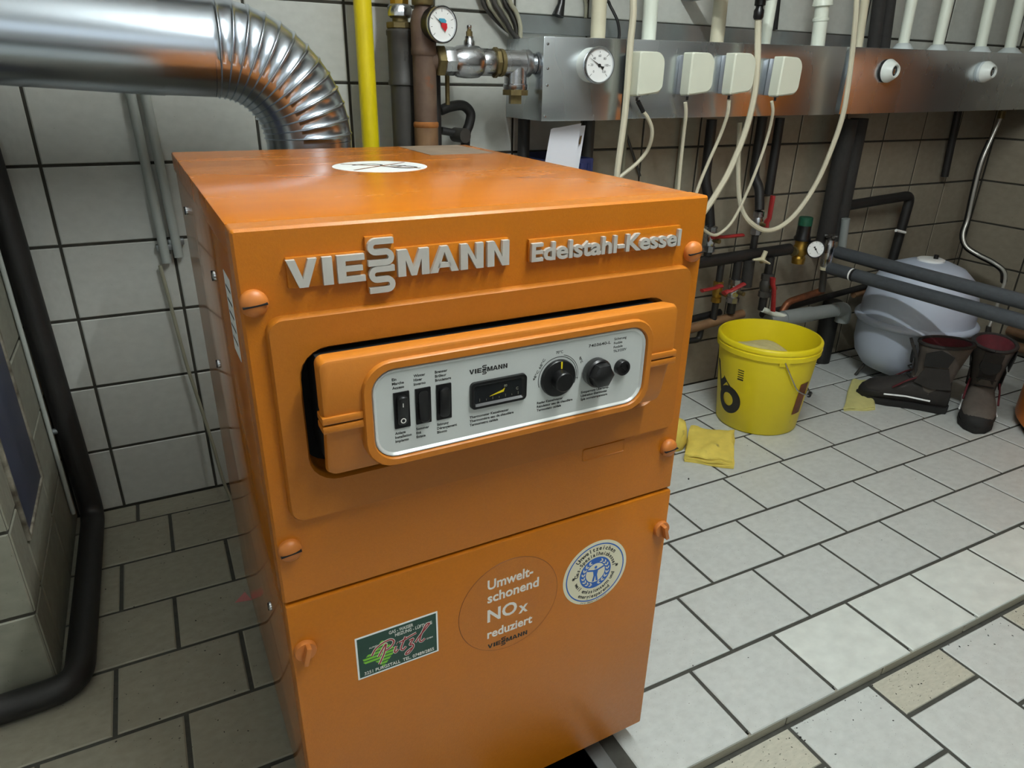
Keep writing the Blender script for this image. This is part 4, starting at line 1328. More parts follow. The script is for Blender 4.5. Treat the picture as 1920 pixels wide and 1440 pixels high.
pipe('wall_pipe', [(1.335, -.06, .9495), (1.335, -.06, 0.0)], .0180, 'pipe_dark', 'dark grey pipe from thermometer box to floor', 'pipe')
pipe('wall_pipe', [(1.128, -.06, .9480), (1.128, -.06, 0.0)], .0165, 'pipe_black', 'black pipe under the left end of thermometer box', 'pipe')
pipe('wall_conduit_thin', [(1.5, -.012, .950), (1.5, -.012, .30)], .006, 'cable_grey', 'thin grey conduit on wall under the second actuator', 'conduit', n=8)
pipe('wall_conduit_thin', [(1.715, -.012, .955), (1.715, -.012, .30)], .006, 'cable_grey', 'thin grey conduit on wall under the third actuator', 'conduit', n=8)
pipe('diagonal_wire', [PYs(1168, 232, -.01), PYs(1200, 330, -.01)], .004, 'pipe_dark', 'dark diagonal wire on wall beside the thick cream cable', 'cable', n=6)
# blue box and leaflet
MBX = None
bb = thing('blue_box', (1.31, -.06, .740), 'dark blue plastic box on the wall behind the leaflet', 'box')
MB().box((1.150, -.135, .740), (1.302, -.001, .748)).build('box_bottom', 'blue_plastic', bb)
for lo, hi in (((1.150, -.140, .740), (1.302, -.132, .850)), ((1.150, -.009, .740), (1.302, -.001, .858)), ((1.146, -.140, .740), (1.152, -.001, .850)), ((1.300, -.140, .740), (1.306, -.001, .850))):
    MB().box(lo, hi).build('box_wall', 'blue_plastic', bb, bevel=.002)
MB().box((1.10, -.170, .738), (1.302, -.139, .7425)).build('holder_lip', 'blue_plastic', bb)
for k in range(5):
    MB().box((1.19 + k * .024, -.1425, .80), (1.20 + k * .024, -.1395, .838)).build('box_rib', 'blue_plastic', bb)
lf = thing('folded_leaflet', (1.21, -.08, .749), 'white folded leaflet standing in the blue box behind the boiler', 'leaflet')
A0, A1, A2, A3 = PYs(1033, 242, -.158), PYs(1090, 231, -.158), PYs(1073, 330, -.158), PYs(1014, 330, -.158)
def sheet(name, a, b, c, d, th, m, parent):
    n_ = (b - a).cross(d - a).normalized() * th
    MB().add([a, b, c, d, a + n_, b + n_, c + n_, d + n_], [(0, 1, 2, 3), (7, 6, 5, 4), (0, 4, 5, 1), (1, 5, 6, 2), (2, 6, 7, 3), (3, 7, 4, 0)]).build(name, m, parent, smooth=0)
sheet('front_leaf', A0, A1, A2 - Vector((0, 0, .035)), A3 - Vector((0, 0, .035)), .0006, 'paper', lf)
sheet('back_leaf', PYs(1036, 240, -.148), PYs(1098, 235, -.148), PYs(1080, 330, -.148) - Vector((0, 0, .035)), PYs(1018, 330, -.148) - Vector((0, 0, .035)), .0006, 'paper', lf)
MB().add([PYs(1088, 255, -.1595), PYs(1091.5, 254, -.1495), PYs(1088.5, 270, -.1495), PYs(1085, 270, -.1595)], [(0, 1, 2, 3)]).build('printed_mark', 'brass', lf, smooth=0)

# ------------------------------------------------------------------ manifold in the corner
drop('manifold_pipe', [(1286, 496, -.10), (1480, 467, -.10)], .0200, 'pipe_black', 'thick black horizontal manifold pipe right of the boiler')


def valve(u, v, y, r, h, body_m, label, lever, lever_m='valve_red', up=None, down=None, pm='pipe_black'):
    c = PYs(u, v, y)
    t = thing('shutoff_valve', (c.x, c.y, c.z - h / 2), label, 'valve', 'shut-off valves with levers')
    b = MB().lathe([(r * .8, -h * .5), (r * 1.05, -h * .48), (r * 1.05, -h * .26), (r * .85, -h * .24)], c, (0, 0, 1), 8)
    b.lathe([(r * .85, -h * .25), (r * 1.08, -h * .1), (r * 1.08, h * .1), (r * .85, h * .25)], c, (0, 0, 1), 18)
    b.lathe([(r * .85, h * .24), (r * 1.05, h * .26), (r * 1.05, h * .48), (r * .8, h * .5)], c, (0, 0, 1), 8)
    b.build('valve_body', body_m, t)
    if lever:
        (ua, va), (ub, vb) = lever
        yy = y - r - .022
        p0, p1 = PYs(ua, va, yy), PYs(ub, vb, yy)
        MB().cyl(c + Vector((0, -r * .8, 0)), Vector((p0.x * .5 + c.x * .5 if False else c.x, yy - .004, p0.z * .0 + c.z)), .0075, n=12).build('stem', 'brass_dull', t)
        d = (p1 - p0)
        pts_ = [p0, p0 + d * .18, p0 + d * .30 + Vector((0, -.008, 0)), p1 + Vector((0, -.008, 0))]
        MB().tube(pts_, [.0125, .0115, .0095, .0105], 10, flat=.55).build('lever', lever_m, t)
    if up: MB().tube([c + Vector((0, 0, h * .48)), c + Vector((0, 0, up))], r * .72, 12).build('upper_pipe', pm, t)
    if down: MB().tube([c - Vector((0, 0, h * .48)), c - Vector((0, 0, down))], r * .72, 12).build('lower_pipe', pm, t)
    return t
valve(1345, 547, -.10, .0165, .075, 'brass', 'brass valve with red lever pointing left, under the manifold', ((1352, 536), (1313, 544)), up=.115, down=.10)
valve(1376, 545, -.11, .0210, .085, 'nickel', 'nickel valve with red lever pointing right, under the manifold', ((1357, 550), (1392, 531)), up=.105, down=.08)
valve(1436, 535, -.12, .0200, .085, 'pipe_dark', 'dark valve with hanging red lever above the yellow bucket', ((1449, 521), (1446, 582)), up=.10, down=.09)
valve(1420, 418, -.09, .0170, .080, 'nickel', 'nickel valve with upright red lever on the vertical pipe', ((1436, 426), (1446, 366)), down=.10)
valve(1331, 448, -.10, .0190, .085, 'nickel', 'valve with red lever pointing right, half behind the boiler', ((1337, 445), (1389, 440)), down=.055)
drop('drop_pipe', [(1430, 219, -.05), (1413, 330, -.05), (1424, 352, -.07), (1424, 394, -.09)], .0155, 'pipe_black', 'black pipe jogging down onto the valve with upright lever', bend=.02)
drop('thick_stub', [(1405, 488, -.115), (1399, 537, -.115)], .0190, 'insulation_dark', 'thick black stub hanging under the manifold')
# cream handle
hc = PYs(1432, 488, -.15)
t = thing('cream_handle', hc, 'cream wing handle on the manifold above the dark valve', 'handle')
MB().tube([PYs(1412, 487, -.15), PYs(1426, 486, -.155), PYs(1442, 494, -.15)], [.005, .011, .006], 10, flat=.6).build('wing', 'handle_cream', t)
MB().tube([PYs(1429, 487, -.155), PYs(1436, 471, -.16)], [.008, .0075], 10).build('grip', 'handle_cream', t)
MB().tube([PYs(1428, 490, -.15), PYs(1428, 485, -.11)], .008, 10).build('stem', 'brass_dull', t)
# pressure reducer
rc = PYs(1500, 470, -.11)
t = thing('pressure_reducer', (rc.x, rc.y, rc.z - .04), 'brass pressure reducer with black bonnet and green cap', 'valve')
MB().lathe([(.014, -.048), (.022, -.045), (.024, -.025), (.019, -.018), (.026, -.008), (.027, .012), (.022, .022), (.023, .040)], rc, (0, 0, 1), 22).build('brass_body', 'brass', t)
MB().lathe([(.029, .038), (.029, .046), (.0245, .055), (.0235, .092)], rc, (0, 0, 1), 22).build('bonnet', 'black_plastic', t)
MB().lathe([(.0240, .090), (.0240, .116), (.021, .119), (.0001, .1195)], rc, (0, 0, 1), 22).build('cap', 'green_cap', t)
MB().tube([rc + Vector((-.035, 0, .0)), rc + Vector((.075, .01, .0))], .0165, 14).build('side_pipe', 'brass_dull', t)
# small gauge
g2 = PYs(1529, 467, -.165)
t = thing('small_gauge', (g2.x, g2.y, g2.z - .034), 'small white pressure gauge beside the brass pressure reducer', 'gauge')
dial(t, g2, Vector((-.55, -.83, .10)), .0310, .022, 'black_plastic', 'black_plastic', 9, -55)
MB().tube([g2 + Vector((.010, .018, 0)), g2 + Vector((.02, .036, 0))], .007, 10).build('stem', 'brass_dull', t)
# safety group
sc_ = PYs(1553, 470, -.13)
t = thing('safety_valve', (sc_.x, sc_.y, sc_.z - .06), 'grey steel safety valve with star handle right of small gauge', 'valve')
MB().lathe([(.0155, -.062), (.0165, -.055), (.0190, -.050), (.0200, .02), (.0165, .032), (.0165, .040)], sc_, (0, 0, 1), 18).build('valve_body', 'nickel', t)
MB().lathe([(.018, -.070), (.018, -.060)], sc_, (0, 0, 1), 18).build('seal_ring', 'handle_cream', t)
st_ = MB()
for k in range(3):
    a = k * PI / 3
    st_.tube([sc_ + Vector((-.022 * math.cos(a), -.022 * math.sin(a), .052)), sc_ + Vector((.022 * math.cos(a), .022 * math.sin(a), .052))], .0055, 8)
st_.lathe([(.010, .038), (.011, .058), (.0001, .060)], sc_, (0, 0, 1), 12)
st_.build('star_handle', 'pipe_dark', t)
drop('riser_stub', [(1578, 466, -.10), (1586, 410, -.10)], .0150, 'pvc_grey', 'short grey riser stub beside the star handle')
drop('drain_riser', [(1546, 500, -.12), (1541, 545, -.11)], .0125, 'pipe_dark', 'thin dark pipe below the safety valve')
drop('copper_pipe', [(1542, 545, -.10), (1515, 554, -.09), (1478, 566, -.09), (1466, 585, -.09)], .0130, 'copper', 'copper pipe bending down behind the bucket', bend=.03)
drop('low_pipe', [(1428, 590, -.05), (1640, 532, -.05)], .0120, 'pipe_black', 'black horizontal pipe low on wall behind the bucket')
drop('low_pipe', [(1600, 553, -.05), (1650, 541, -.05)], .0125, 'pipe_brown', 'short brown pipe low on wall left of the tank')
dr = thing('drain_pipe', PYs(1560, 590, -.13), 'grey plastic drain pipe with elbow behind the bucket', 'pipe')
MB().tube([PYs(1440, 602, -.12), PYs(1572, 580, -.12)], .0255, 18).build('straight_pipe', 'pvc_grey', dr)
MB().tube([PYs(1468, 597, -.12), PYs(1520, 588.5, -.12)], .0285, 18).build('socket', 'pvc_grey', dr)
MB().tube(fillet([PYs(1565, 581, -.12), PYs(1584, 578, -.12), PYs(1584, 578, -.12) + Vector((0, 0, -.055))], .03), .0275, 18).build('elbow', 'pvc_grey', dr)
e0 = PYs(1584, 578, -.12)
pipe('drain_stack', [(e0.x + .03, -.04, .26), (e0.x + .03, -.04, 0.0)], .036, 'pipe_black', 'black vertical drain pipe to the floor left of the tank', 'pipe')
drop('white_funnel', [(1430, 580, -.13), (1450, 588, -.13), (1485, 597, -.13)], .010, 'pvc_white', 'white plastic spout under the hanging red lever')
drop('brown_pipe', [(1270, 624, -.10), (1392, 588, -.10)], .0160, 'pipe_brown', 'brown pipe slanting up from behind the boiler to valves')
drop('black_pipe_short', [(1270, 605, -.06), (1350, 585, -.06)], .0120, 'pipe_black', 'black pipe just above the slanting brown pipe')
drop('hook_pipe', [(1285, 640, -.09), (1311, 637, -.09), (1316, 610, -.09)], .0105, 'pipe_black', 'small black hooked pipe under the brown pipe', bend=.02)
# insulated pipes running along the right side towards the viewer
for k, (pa, pb, z, lab) in enumerate((((1570, 473), (1920, 566), .500, 'upper grey foam-insulated pipe crossing above the tank'), ((1556, 503), (1920, 604), .446, 'lower grey foam-insulated pipe crossing in front of tank'))):
    a_, b_ = PZs(*pa, z), PZs(*pb, z)
    a_.y = min(a_.y, -.14)
    a_.x = b_.x + (PZs(*pa, z).x - b_.x) * ((a_.y - b_.y) / (PZs(*pa, z).y - b_.y))
    d_ = (b_ - a_)
    b2_ = a_ + d_ * 1.04
    t = thing('insulated_pipe', a_, lab, 'pipe', 'pair of foam-insulated pipes')
    MB().tube([a_, b2_], .0215, 20).build('foam_sleeve', 'insulation', t)
    if k == 1:
        c_ = PZs(1601, 516, z)
        dn = d_.normalized()
        MB().tube([c_ - dn * .003, c_ + dn * .003], .0221, 20).build('joint_gap', 'black_matte', t)
        MB().tube([c_ - dn * .010, c_ - dn * .004], .0219, 20).build('tape', 'sticker_white', t)
# dark pipe frame on the wall
drop('dark_pipe', [(1585, 386, -.06), (1708, 366, -.06), (1672, 492, -.06)], .0185, 'pipe_black', 'dark pipe elbow on wall above the tank', bend=.035)
t = drop('pipe_clip', [(1680, 432, -.085), (1697, 436, -.085)], .0055, 'sticker_white', 'small pale clip on the dark pipe above the tank', cat='clip')

# ------------------------------------------------------------------ expansion tank
tc = Vector((2.709, -.293, 0))
R_ = .1945
tank = thing('expansion_tank', (tc.x, tc.y, 0), 'pale grey round expansion tank with rolled rim on short legs', 'tank')
MB().lathe([(.04, .026), (.10, .032), (.152, .055), (.182, .098), (R_ - .001, .145), (R_, .238)], tc, (0, 0, 1), 48, True, False).build('lower_shell', 'tank_grey', tank, smooth=60)
MB().lathe([(R_, .230), (R_ + .010, .231), (R_ + .0165, .2385), (R_ + .0165, .2465), (R_ + .010, .254), (R_, .256)], tc, (0, 0, 1), 48, False, False).build('rim', 'tank_grey', tank, smooth=60)
MB().lathe([(R_, .246), (R_ - .002, .298), (R_ - .012, .352), (R_ - .036, .407), (R_ - .074, .443), (R_ - .125, .463), (.0001, .470)], tc, (0, 0, 1), 48, False, False).build('upper_shell', 'tank_grey', tank, smooth=60)
MB().lathe([(.046, .4640), (.046, .4720), (.041, .474), (.0001, .474)], tc, (0, 0, 1), 30).build('valve_plate', 'dial_white', tank)
MB().lathe([(.008, .473), (.008, .488), (.0001, .489)], tc + Vector((.01, -.01, 0)), (0, 0, 1), 12).build('air_valve', 'black_plastic', tank)
for a in (.5, 2.6, 4.2):
    p = tc + Vector((math.cos(a) * .14, math.sin(a) * .14, 0))
    MB().tube([p + Vector((0, 0, .060)), p + Vector((math.cos(a) * .03, math.sin(a) * .03, 0.0))], .006, 8).build('leg', 'pipe_dark', tank)

# steel hose by the corner, with valve
hp = [(1876, 222, -.10), (1858, 262, -.10), (1840, 305, -.10), (1826, 360, -.10), (1815, 410, -.10), (1806, 440, -.11), (1812, 462, -.14), (1835, 478, -.19), (1862, 492, -.25), (1882, 508, -.30), (1884, 528, -.34), (1876, 552, -.36), (1864, 590, -.36), (1855, 612, -.36)]
t = thing('steel_hose', PYs(*hp[-1]), 'braided silver hose hanging down the corner to a red-knobbed valve', 'hose')
MB().tube(smooth_path([PYs(*p) for p in hp]), .0062, 10).build('hose', 'hose_steel', t)
MB().tube(smooth_path([PYs(*p) + Vector((.016, .012, -.004)) for p in hp[1:-3]]), .0115, 10).build('dark_tube', 'black_matte', t)  # dark tube running beside the hose
MB().tube([PYs(1876, 222, -.10), PYs(1880, 208, -.10)], .014, 12).build('top_nut', 'brass_dull', t)
hv = PYs(1850, 640, -.36)
t = thing('hose_valve', (hv.x, hv.y, hv.z - .04), 'small brass valve with red round knob behind the boots', 'valve')
MB().tube([PYs(1854, 612, -.36), hv, hv + Vector((0, 0, -.06))], [.009, .014, .012], 12).build('valve_body', 'pipe_dark', t)
MB().tube([PYs(1838, 634, -.38), PYs(1848, 632, -.38)], .006, 10).build('brass_spout', 'brass', t)
kc2 = PYs(1857, 632, -.395)
MB().lathe([(.012, 0), (.0155, .003), (.0155, .008), (.010, .011), (.0001, .012)], kc2, (-.3, -1, .2), 8).build('red_knob', 'valve_red', t)
MB().tube([kc2, hv], .004, 8).build('knob_stem', 'brass', t)
# pipes along the foot of the right wall
for k, (z, r) in enumerate(((.045, .020), (.105, .020))):
    pipe('skirting_pipe', [(XR - .025, -.30, z), (XR - .025, -.92, z)], r, 'pipe_brown', ('lower brown pipe along the foot of the right wall', 'upper brown pipe along the foot of the right wall')[k], 'pipe')

# orange storage tank, cut by the right edge
oc = Vector((2.940, -1.060, 0))
ot = thing('storage_tank', oc, 'tall orange storage tank cut off by the right picture edge', 'tank')
MB().lathe([(.400, .02), (.410, .03), (.410, 1.30), (.390, 1.33), (.2, 1.345), (.0001, 1.35)], oc, (0, 0, 1), 56).build('jacket', 'orange_tank', ot)
MB().lathe([(.390, 0.0), (.390, .022)], oc, (0, 0, 1), 48).build('foot_ring', 'black_matte', ot)

# ------------------------------------------------------------------ bucket
bc = Vector((1.912, -.322, 0))
RB, RT, HB = .130, .158, .306
bk = thing('yellow_bucket', bc, 'yellow plastic bucket with black ring print and wire handle on the floor', 'bucket')
prof = [(.0001, .0), (RB - .006, .0), (RB, .006), (RB + (RT - RB) * .86, HB * .865), (RT + .001, HB * .868), (RT + .004, HB * .875), (RT + .005, HB * .925), (RT + .002, HB * .932), (RT + .002, HB * .944), (RT + .005, HB * .950), (RT + .005, HB * .985), (RT + .001, HB), (RT - .004, HB), (RT - .006, HB * .96), (RB + (RT - RB) * .5 - .004, HB * .5), (RB - .004, .008), (.0001, .008)]
n = 56
x_, y_, z_ = basis((0, 0, 1))
dent_dir = math.atan2(-.55, -.05)
lps = []
for r, h in prof:
    lp_ = []
    for k in range(n):
        a = 2 * PI * k / n
        dd0 = abs((a - dent_dir + PI) % (2 * PI) - PI)
        amp = .010 * max(0, 1 - (dd0 / .42) ** 2) * max(0, 1 - ((h - .055) / .05) ** 2) if r > .05 else 0
        lp_.append(bc + Vector(((r - amp) * math.cos(a), (r - amp) * math.sin(a), h)))
    lps.append(lp_)
MB().loft(lps, False, False).build('bucket_body', 'bucket_yellow', bk, smooth=50)
# filling: a pale heap
hpm = MB()
lps = []
for r, h in ((.136, .205), (.128, .228), (.085, .252), (.04, .262), (.0001, .264)):
    lps.append([bc + Vector((-.012 + r * math.cos(2 * PI * k / 28) , .0 + r * math.sin(2 * PI * k / 28), h + .012 * math.sin(3 * 2 * PI * k / 28) * (r / .13) + .018 * math.cos(2 * PI * k / 28 - 2.2) * (r / .13))) for k in range(28)])
hpm.loft(lps)
hp_o = hpm.build('dry_filling', 'cement', bk, smooth=60)
# printing on the bucket wall: angle a seen from above, height z
def on_bucket(u, v, d):      # u = arc length from the reference angle, v = height
    r = RB + (RT - RB) * .9 * min(v / (HB * .9), 1) + d
    a = AREF + u / .145
    return bc + Vector((r * math.cos(a), r * math.sin(a), v))
AREF = math.atan2(CAM.y - bc.y, CAM.x - bc.x)
rg = MB()
o_, i_ = circ(-.104, .100, .048, 40), circ(-.108, .100, .023, 40)
rg.loft([[on_bucket(u, v * 1.0, .0001) for u, v in o_], [on_bucket(u, v, .0006) for u, v in o_], [on_bucket(u, v, .0006) for u, v in i_], [on_bucket(u, v, .0001) for u, v in i_]], False, False)
rg.build('ring_print', 'ink', bk, smooth=0)
rg = MB()
rg.prism([(-.150, .118), (-.098, .146), (-.128, .168), (-.175, .215), (-.190, .215)], on_bucket, .0001, .0006)
rg.build('stem_print', 'ink', bk, smooth=0)
lb = MB()
for k in range(4):
    lb.prism([(-.076, .192 + k * .008), (-.056, .192 + k * .008), (-.056, .195 + k * .008), (-.076, .195 + k * .008)], on_bucket, .0001, .0005)
lb.prism([(-.076, .183), (-.056, .183), (-.056, .188), (-.076, .188)], on_bucket, .0001, .0005)
lb.build('small_print', 'ink', bk, smooth=0)
lb = MB().loft([[on_bucket(.128 + .0055 * k, .075, .0006) for k in range(9)] + [on_bucket(.132 + .0055 * k, .185, .0006) for k in range(8, -1, -1)]] * 1 + [[on_bucket(.128 + .0055 * k, .075, .0002) for k in range(9)] + [on_bucket(.132 + .0055 * k, .185, .0002) for k in range(8, -1, -1)]], False, False)
lb.v = []
lb.f = []
for k in range(8):
    lb.add([on_bucket(.128 + .0055 * k, .075, .0007), on_bucket(.128 + .0055 * (k + 1), .075, .0007), on_bucket(.132 + .0055 * (k + 1), .185, .0007), on_bucket(.132 + .0055 * k, .185, .0007)], [(0, 1, 2, 3)])
lb.build('side_label', 'copper', bk, smooth=0)
# handle
hx = on_bucket(.052, HB * .885, .008)
a2 = on_bucket(.118, .168, .006)
MB().tube(smooth_path([hx, on_bucket(.085, .210, .010), a2, on_bucket(.170, .140, .012), on_bucket(.22, .125, .012), on_bucket(.30, .125, .012), on_bucket(.40, .16, .012), on_bucket(.49, .235, .010), on_bucket(.052 + .145 * PI, HB * .885, .008)]), .0022, 8).build('wire_handle', 'nickel', bk)
MB().tube([on_bucket(.185, .134, .012), on_bucket(.225, .125, .012)], .007, 10).build('handle_grip', 'black_plastic', bk)
for u in (.052, .052 + .145 * PI):
    lug = MB()
    lug.prism(rrect(u - .014, u + .014, HB * .84, HB * .91, .003), on_bucket, 0, .007)
    lug.build('handle_lug', 'bucket_yellow', bk, smooth=0)


# ------------------------------------------------------------------ cloths
def cloth(name, corners, th, m, label, folds, seed):
    rr = random.Random(seed)
    c = [Vector(q) for q in corners]
    base = sum(c, Vector()) / 4
    t = thing(name, (base.x, base.y, 0), label, 'cloth')
    for k in range(folds):
        nx, ny = 14, 10
        top, bot = [], []
        sx = 1 - .03 * k
        for j in range(ny + 1):
            for i in range(nx + 1):
                u, v = i / nx, j / ny
                p = (c[0] * (1 - u) + c[1] * u) * (1 - v) + (c[3] * (1 - u) + c[2] * u) * v
                p = base + (p - base) * sx + Vector((.006 * math.sin(v * 9 + k), .006 * math.sin(u * 7 + k), 0)) * (1 if 0 else .6)
                e = min(u, 1 - u, v, 1 - v)
                rnd_e = th * (1 - max(0, 1 - e * 9) ** 2 * .55)
                w = .0035 * math.sin(u * 6 + seed + k) * math.sin(v * 5 + k * 2) + .002 * math.sin(u * 13 + v * 11)
                z = max(.0008, th * k * .92 + w * .5 * k)
                bot.append(Vector((p.x, p.y, z if k else .0008)))
                top.append(Vector((p.x, p.y, z + rnd_e + abs(w))))
        N = (nx + 1) * (ny + 1)
        fs = []
        for j in range(ny):
            for i in range(nx):
                a = j * (nx + 1) + i
                fs.append((a, a + 1, a + nx + 2, a + nx + 1))
                fs.append(tuple(N + q for q in (a, a + nx + 1, a + nx + 2, a + 1)))
        edge = [i for i in range(nx + 1)] + [j * (nx + 1) + nx for j in range(1, ny + 1)] + [ny * (nx + 1) + i for i in range(nx - 1, -1, -1)] + [j * (nx + 1) for j in range(ny - 1, 0, -1)]
        for a, b in zip(edge, edge[1:] + edge[:1]):
            fs.append((a, N + a, N + b, b))
        MB().add(bot + top, fs).build('fold', m, t, smooth=60)
    return t
cc = [PZs(*p, .012) for p in ((1292, 806), (1378, 815), (1377, 874), (1283, 860))]
for q in cc: q.z = 0
cloth('floor_cloth', cc, .011, 'cloth_yellow', 'folded yellow cleaning cloth lying in front of the bucket', 3, 3)
cc = [PZs(*p, .008) for p in ((1596, 714), (1634, 713), (1642, 766), (1582, 768))]
for q in cc: q.z = 0
cloth('floor_cloth', cc, .008, 'cloth_pale', 'small pale yellow cloth lying beside the dark boot', 2, 5)
# upright yellow sponge half hidden by the boiler
sp0 = PZs(1272, 832, 0)
t = thing('yellow_sponge', (sp0.x, sp0.y, 0), 'pale yellow cloth bundle upright on floor, half hidden by boiler', 'cloth')
MB().lathe([(.040, .0), (.046, .02), (.043, .06), (.036, .085), (.015, .095), (.0001, .097)], (sp0.x - .03, sp0.y, 0), (0, 0, 1), 18).build('bundle', 'cloth_yellow', t, smooth=60)
pk = PZs(467, 1120, 0)
o = MB().add([Vector((-.018, -.005, .0004)), Vector((.016, -.012, .0004)), Vector((.006, .018, .003)), Vector((-.018, -.005, .0010)), Vector((.016, -.012, .0010)), Vector((.006, .018, .0036))], [(0, 2, 1), (3, 4, 5), (0, 1, 4, 3), (1, 2, 5, 4), (2, 0, 3, 5)]).build('paper_scrap', 'pink_paper', None, smooth=0)
o.location = (pk.x - .012, pk.y, 0)
tag(o, 'small pink paper scrap on the floor left of the boiler', 'scrap')


# ------------------------------------------------------------------ boots: own axes, toe towards +x
def make_boot(loc, rz, label, lining, k):
    t = thing('work_boot', loc, label, 'boot', 'pair of work boots', rz=rz)
    t['base'] = [0, 0, 0]
    t.scale = (1.08, 1.08, 1.08)
    L = .255
    def ring(x, w, z0, z1, n=20, pw=2.4):
        out = []
        for i in range(n):
            a = 2 * PI * i / n
            cc_, ss_ = math.cos(a), math.sin(a)
            out.append(Vector((x, w * math.copysign(abs(cc_) ** (2 / pw), cc_), (z0 + z1) / 2 + (z1 - z0) / 2 * math.copysign(abs(ss_) ** (2 / pw), ss_))))
        return out
    # foot
    secs = [(-.085, .022, .02, .075), (-.080, .032, .014, .11), (-.05, .038, .012, .125), (0, .037, .012, .120), (.04, .040, .012, .108), (.08, .046, .012, .092), (.12, .047, .012, .078), (.150, .040, .012, .066), (.168, .024, .014, .050), (.174, .008, .02, .035)]
    MB().loft([ring(*s_) for s_ in secs]).build('foot_upper', 'boot_grey' if k else 'boot_dark', t, local=True, smooth=70)
    # shaft
    def oval(cx_, z, rx, ry, n=24, tilt=0.0):
        return [Vector((cx_ + rx * math.cos(2 * PI * i / n), ry * math.sin(2 * PI * i / n), z + tilt * math.cos(2 * PI * i / n))) for i in range(n)]
    sh_ = [oval(-.020, .060, .062, .037), oval(-.022, .110, .060, .040), oval(-.030, .150, .060, .046), oval(-.034, .195, .068, .054, tilt=.002), oval(-.036, .225, .076, .060, tilt=-.006), oval(-.036, .232, .073, .057, tilt=-.006), oval(-.036, .222, .066, .051, tilt=-.006), oval(-.034, .160, .046, .034)]
    MB().loft(sh_, True, True).build('shaft', 'boot_grey', t, local=True, smooth=70)
    MB().loft([oval(-.036, .2345, .073, .057, tilt=-.006), oval(-.036, .226, .064, .049, tilt=-.006), oval(-.034, .165, .045, .033), oval(-.034, .16, .01, .01)], False, True).build('lining', lining, t, local=True, smooth=70)
    # padded collar, tongue, toe cap, heel counter, side panel
    MB().tube([p + Vector((0, 0, 0)) for p in oval(-.036, .231, .075, .059, tilt=-.006)] + [oval(-.036, .231, .075, .059, tilt=-.006)[0]], .006, 8).build('collar', 'boot_dark', t, local=True)
    MB().loft([ring(.118, .049, .010, .070), ring(.150, .0425, .010, .060), ring(.170, .0265, .010, .050), ring(.178, .010, .014, .036)]).build('toe_cap', 'boot_sole', t, local=True, smooth=70)
    tg_ = [Vector((.030, -.022, .115)), Vector((.030, .022, .115)), Vector((.040, .024, .170)), Vector((.066, .026, .222)), Vector((.066, -.026, .222)), Vector((.040, -.024, .170))]
    MB().add(tg_ + [p + Vector((-.008, 0, .003)) for p in tg_], [(0, 1, 2, 5), (5, 2, 3, 4), (6, 11, 8, 7), (11, 10, 9, 8), (0, 5, 11, 6), (5, 4, 10, 11), (4, 3, 9, 10), (3, 2, 8, 9), (2, 1, 7, 8), (1, 0, 6, 7)]).build('tongue', 'boot_dark', t, local=True, smooth=60)
    for sgn in (-1, 1):
        pan = [Vector((-.078, sgn * .0415, .09)), Vector((-.020, sgn * .0445, .085)), Vector((.030, sgn * .0420, .10)), Vector((.010, sgn * .0475, .155)), Vector((-.055, sgn * .0450, .16))]
        MB().add(pan + [p + Vector((0, sgn * .002, 0)) for p in pan], [(0, 1, 2, 3, 4), (9, 8, 7, 6, 5)] + [(i, (i + 1) % 5, 5 + (i + 1) % 5, 5 + i) for i in range(5)]).build('side_panel', 'boot_dark', t, local=True, smooth=0)
        MB().tube([Vector((-.03, sgn * .0415, .042)), Vector((.04, sgn * .0440, .046)), Vector((.105, sgn * .0500, .043))], .0028, 6).build('reflective_stripe', 'sticker_white', t, local=True)
    for i in range(2):
        z = .108 + i * .024
        xx_ = .040 + max(0, i - 2) * .009
        MB().tube([Vector((xx_, -.026, z)), Vector((xx_ + .012, 0, z + .004)), Vector((xx_, .026, z))], .0022, 6).build('lace', 'boot_sole', t, local=True)
    for sgn in (-1, 1):
        pan = [Vector((-.050, sgn * .0500, .165)), Vector((.016, sgn * .0500, .160)), Vector((.020, sgn * .0560, .205)), Vector((-.020, sgn * .0610, .222)), Vector((-.060, sgn * .0575, .205))]
        MB().add(pan + [p + Vector((0, sgn * .003, 0)) for p in pan], [(0, 1, 2, 3, 4), (9, 8, 7, 6, 5)] + [(i, (i + 1) % 5, 5 + (i + 1) % 5, 5 + i) for i in range(5)]).build('ankle_patch', 'boot_sole', t, local=True, smooth=0)
        MB().tube([Vector((.018, sgn * .040, .118)), Vector((.050, sgn * .044, .100)), Vector((.085, sgn * .047, .070))], .0030, 6).build('red_seam', 'boot_red', t, local=True)
    MB().loft([[Vector((.046, y_, z_)) for y_, z_ in circ(0, .178, .030, 16)], [Vector((.050, y_, z_)) for y_, z_ in circ(0, .178, .028, 16)]]).build('front_patch', 'boot_sole', t, local=True)
    # sole with heel
    def sole_out(s_, ins=0.0):
        pts_ = [(-.092, 0), (-.086, .026), (-.06, .037), (-.01, .034), (.04, .038), (.09, .048), (.13, .046), (.165, .030), (.183, .004)]
        up_ = pts_
        dn_ = [(a_, -b_ if abs(b_) > 1e-6 else 0) for a_, b_ in reversed(pts_[1:])]
        return [(a_ * (1 - ins), b_ * (1 - ins * 3)) for a_, b_ in up_ + dn_]
    so = sole_out(0)
    MB().loft([[Vector((a_, b_, 0.0)) for a_, b_ in sole_out(0, .02)], [Vector((a_, b_, .006)) for a_, b_ in so], [Vector((a_, b_, .022)) for a_, b_ in so]]).build('sole', 'boot_sole', t, local=True, smooth=40)
    return t
pa, pb = PZs(1640, 752, 0), PZs(1775, 776, 0)
mid = (pa + pb) / 2
ang = math.atan2(pa.y - pb.y, pa.x - pb.x)
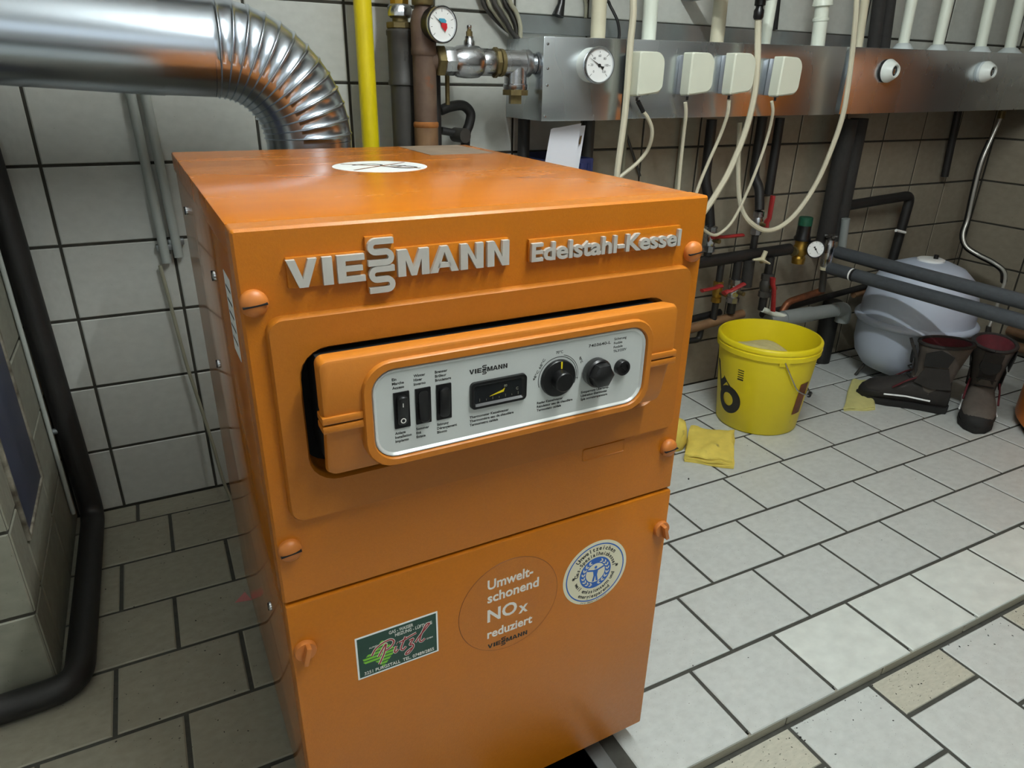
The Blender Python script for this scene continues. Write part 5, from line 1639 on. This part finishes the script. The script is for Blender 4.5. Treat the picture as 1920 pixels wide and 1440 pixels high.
make_boot((pb.x + (pa.x - pb.x) * .38 + .01, pb.y + (pa.y - pb.y) * .38 + .02, 0), ang, 'dark grey work boot with white stripe, lying sideways before the tank', 'boot_red', 0)
q1 = PZs(1828, 800, 0)
make_boot((q1.x + .11, q1.y + .07, 0), math.atan2(-.60, -1.0), 'brown-grey work boot with red lining, toe towards viewer, at right', 'boot_red', 1)

# ------------------------------------------------------------------ dirt crumbs on the floor
crumbs = MB()
rc2 = random.Random(21)
def crumb(x, y, z, r):
    a = rc2.uniform(0, PI)
    e = rc2.uniform(.3, .9)
    pts_ = []
    for k in range(5):
        t_ = 2 * PI * k / 5
        u_, v_ = r * math.cos(t_), r * e * math.sin(t_) * rc2.uniform(.6, 1.1)
        pts_.append(Vector((x + u_ * math.cos(a) - v_ * math.sin(a), y + u_ * math.sin(a) + v_ * math.cos(a), z)))
    top_ = Vector((x, y, z + r * .5))
    crumbs.add(pts_ + [top_], [(k, (k + 1) % 5, 5) for k in range(5)] + [(4, 3, 2, 1, 0)])
for _ in range(150):
    crumb(rc2.uniform(.80, 2.3), -1.252 - abs(rc2.gauss(0, .03)), -.0249, rc2.uniform(.0008, .0028))
for _ in range(90):
    crumb(rc2.uniform(-.04, .235), rc2.uniform(-1.0, -.03), .0002, rc2.uniform(.0008, .0024))
for _ in range(150):
    crumb(rc2.uniform(.85, 3.0), rc2.uniform(-1.23, -.15), .0002, rc2.uniform(.0006, .0020))
q = PZs(1291, 898, 0)
crumb(q.x, q.y, .0002, .0060)
co = crumbs.build('dirt_crumbs', 'black_matte', None, smooth=0)
tag(co, 'small dark dirt crumbs scattered over the floor tiles', 'dirt', kind='stuff')

# ------------------------------------------------------------------ ceiling lamps
for k, ((lx, ly, lz), ln, wd, rz, pw) in enumerate(LAMPS):
    t = thing('ceiling_lamp', (lx, ly, lz), 'long bare fluorescent tube lamp on the ceiling above the boiler', 'lamp', rz=rz)
    MB().box((-.022, -ln / 2 - .03, .035), (.022, ln / 2 + .03, ZC - lz)).build('housing', 'lamp_white', t, bevel=.004, local=True)
    for e in (-1, 1):
        MB().box((-.014, e * ln / 2 - .012, -.016), (.014, e * ln / 2 + .012, .036)).build('tube_holder', 'lamp_white', t, bevel=.002, local=True)
    MB().tube([(0, -ln / 2, -.0), (0, ln / 2, -.0)], TUBE_R, 16).build('tube', 'lamp_glow', t, local=True)
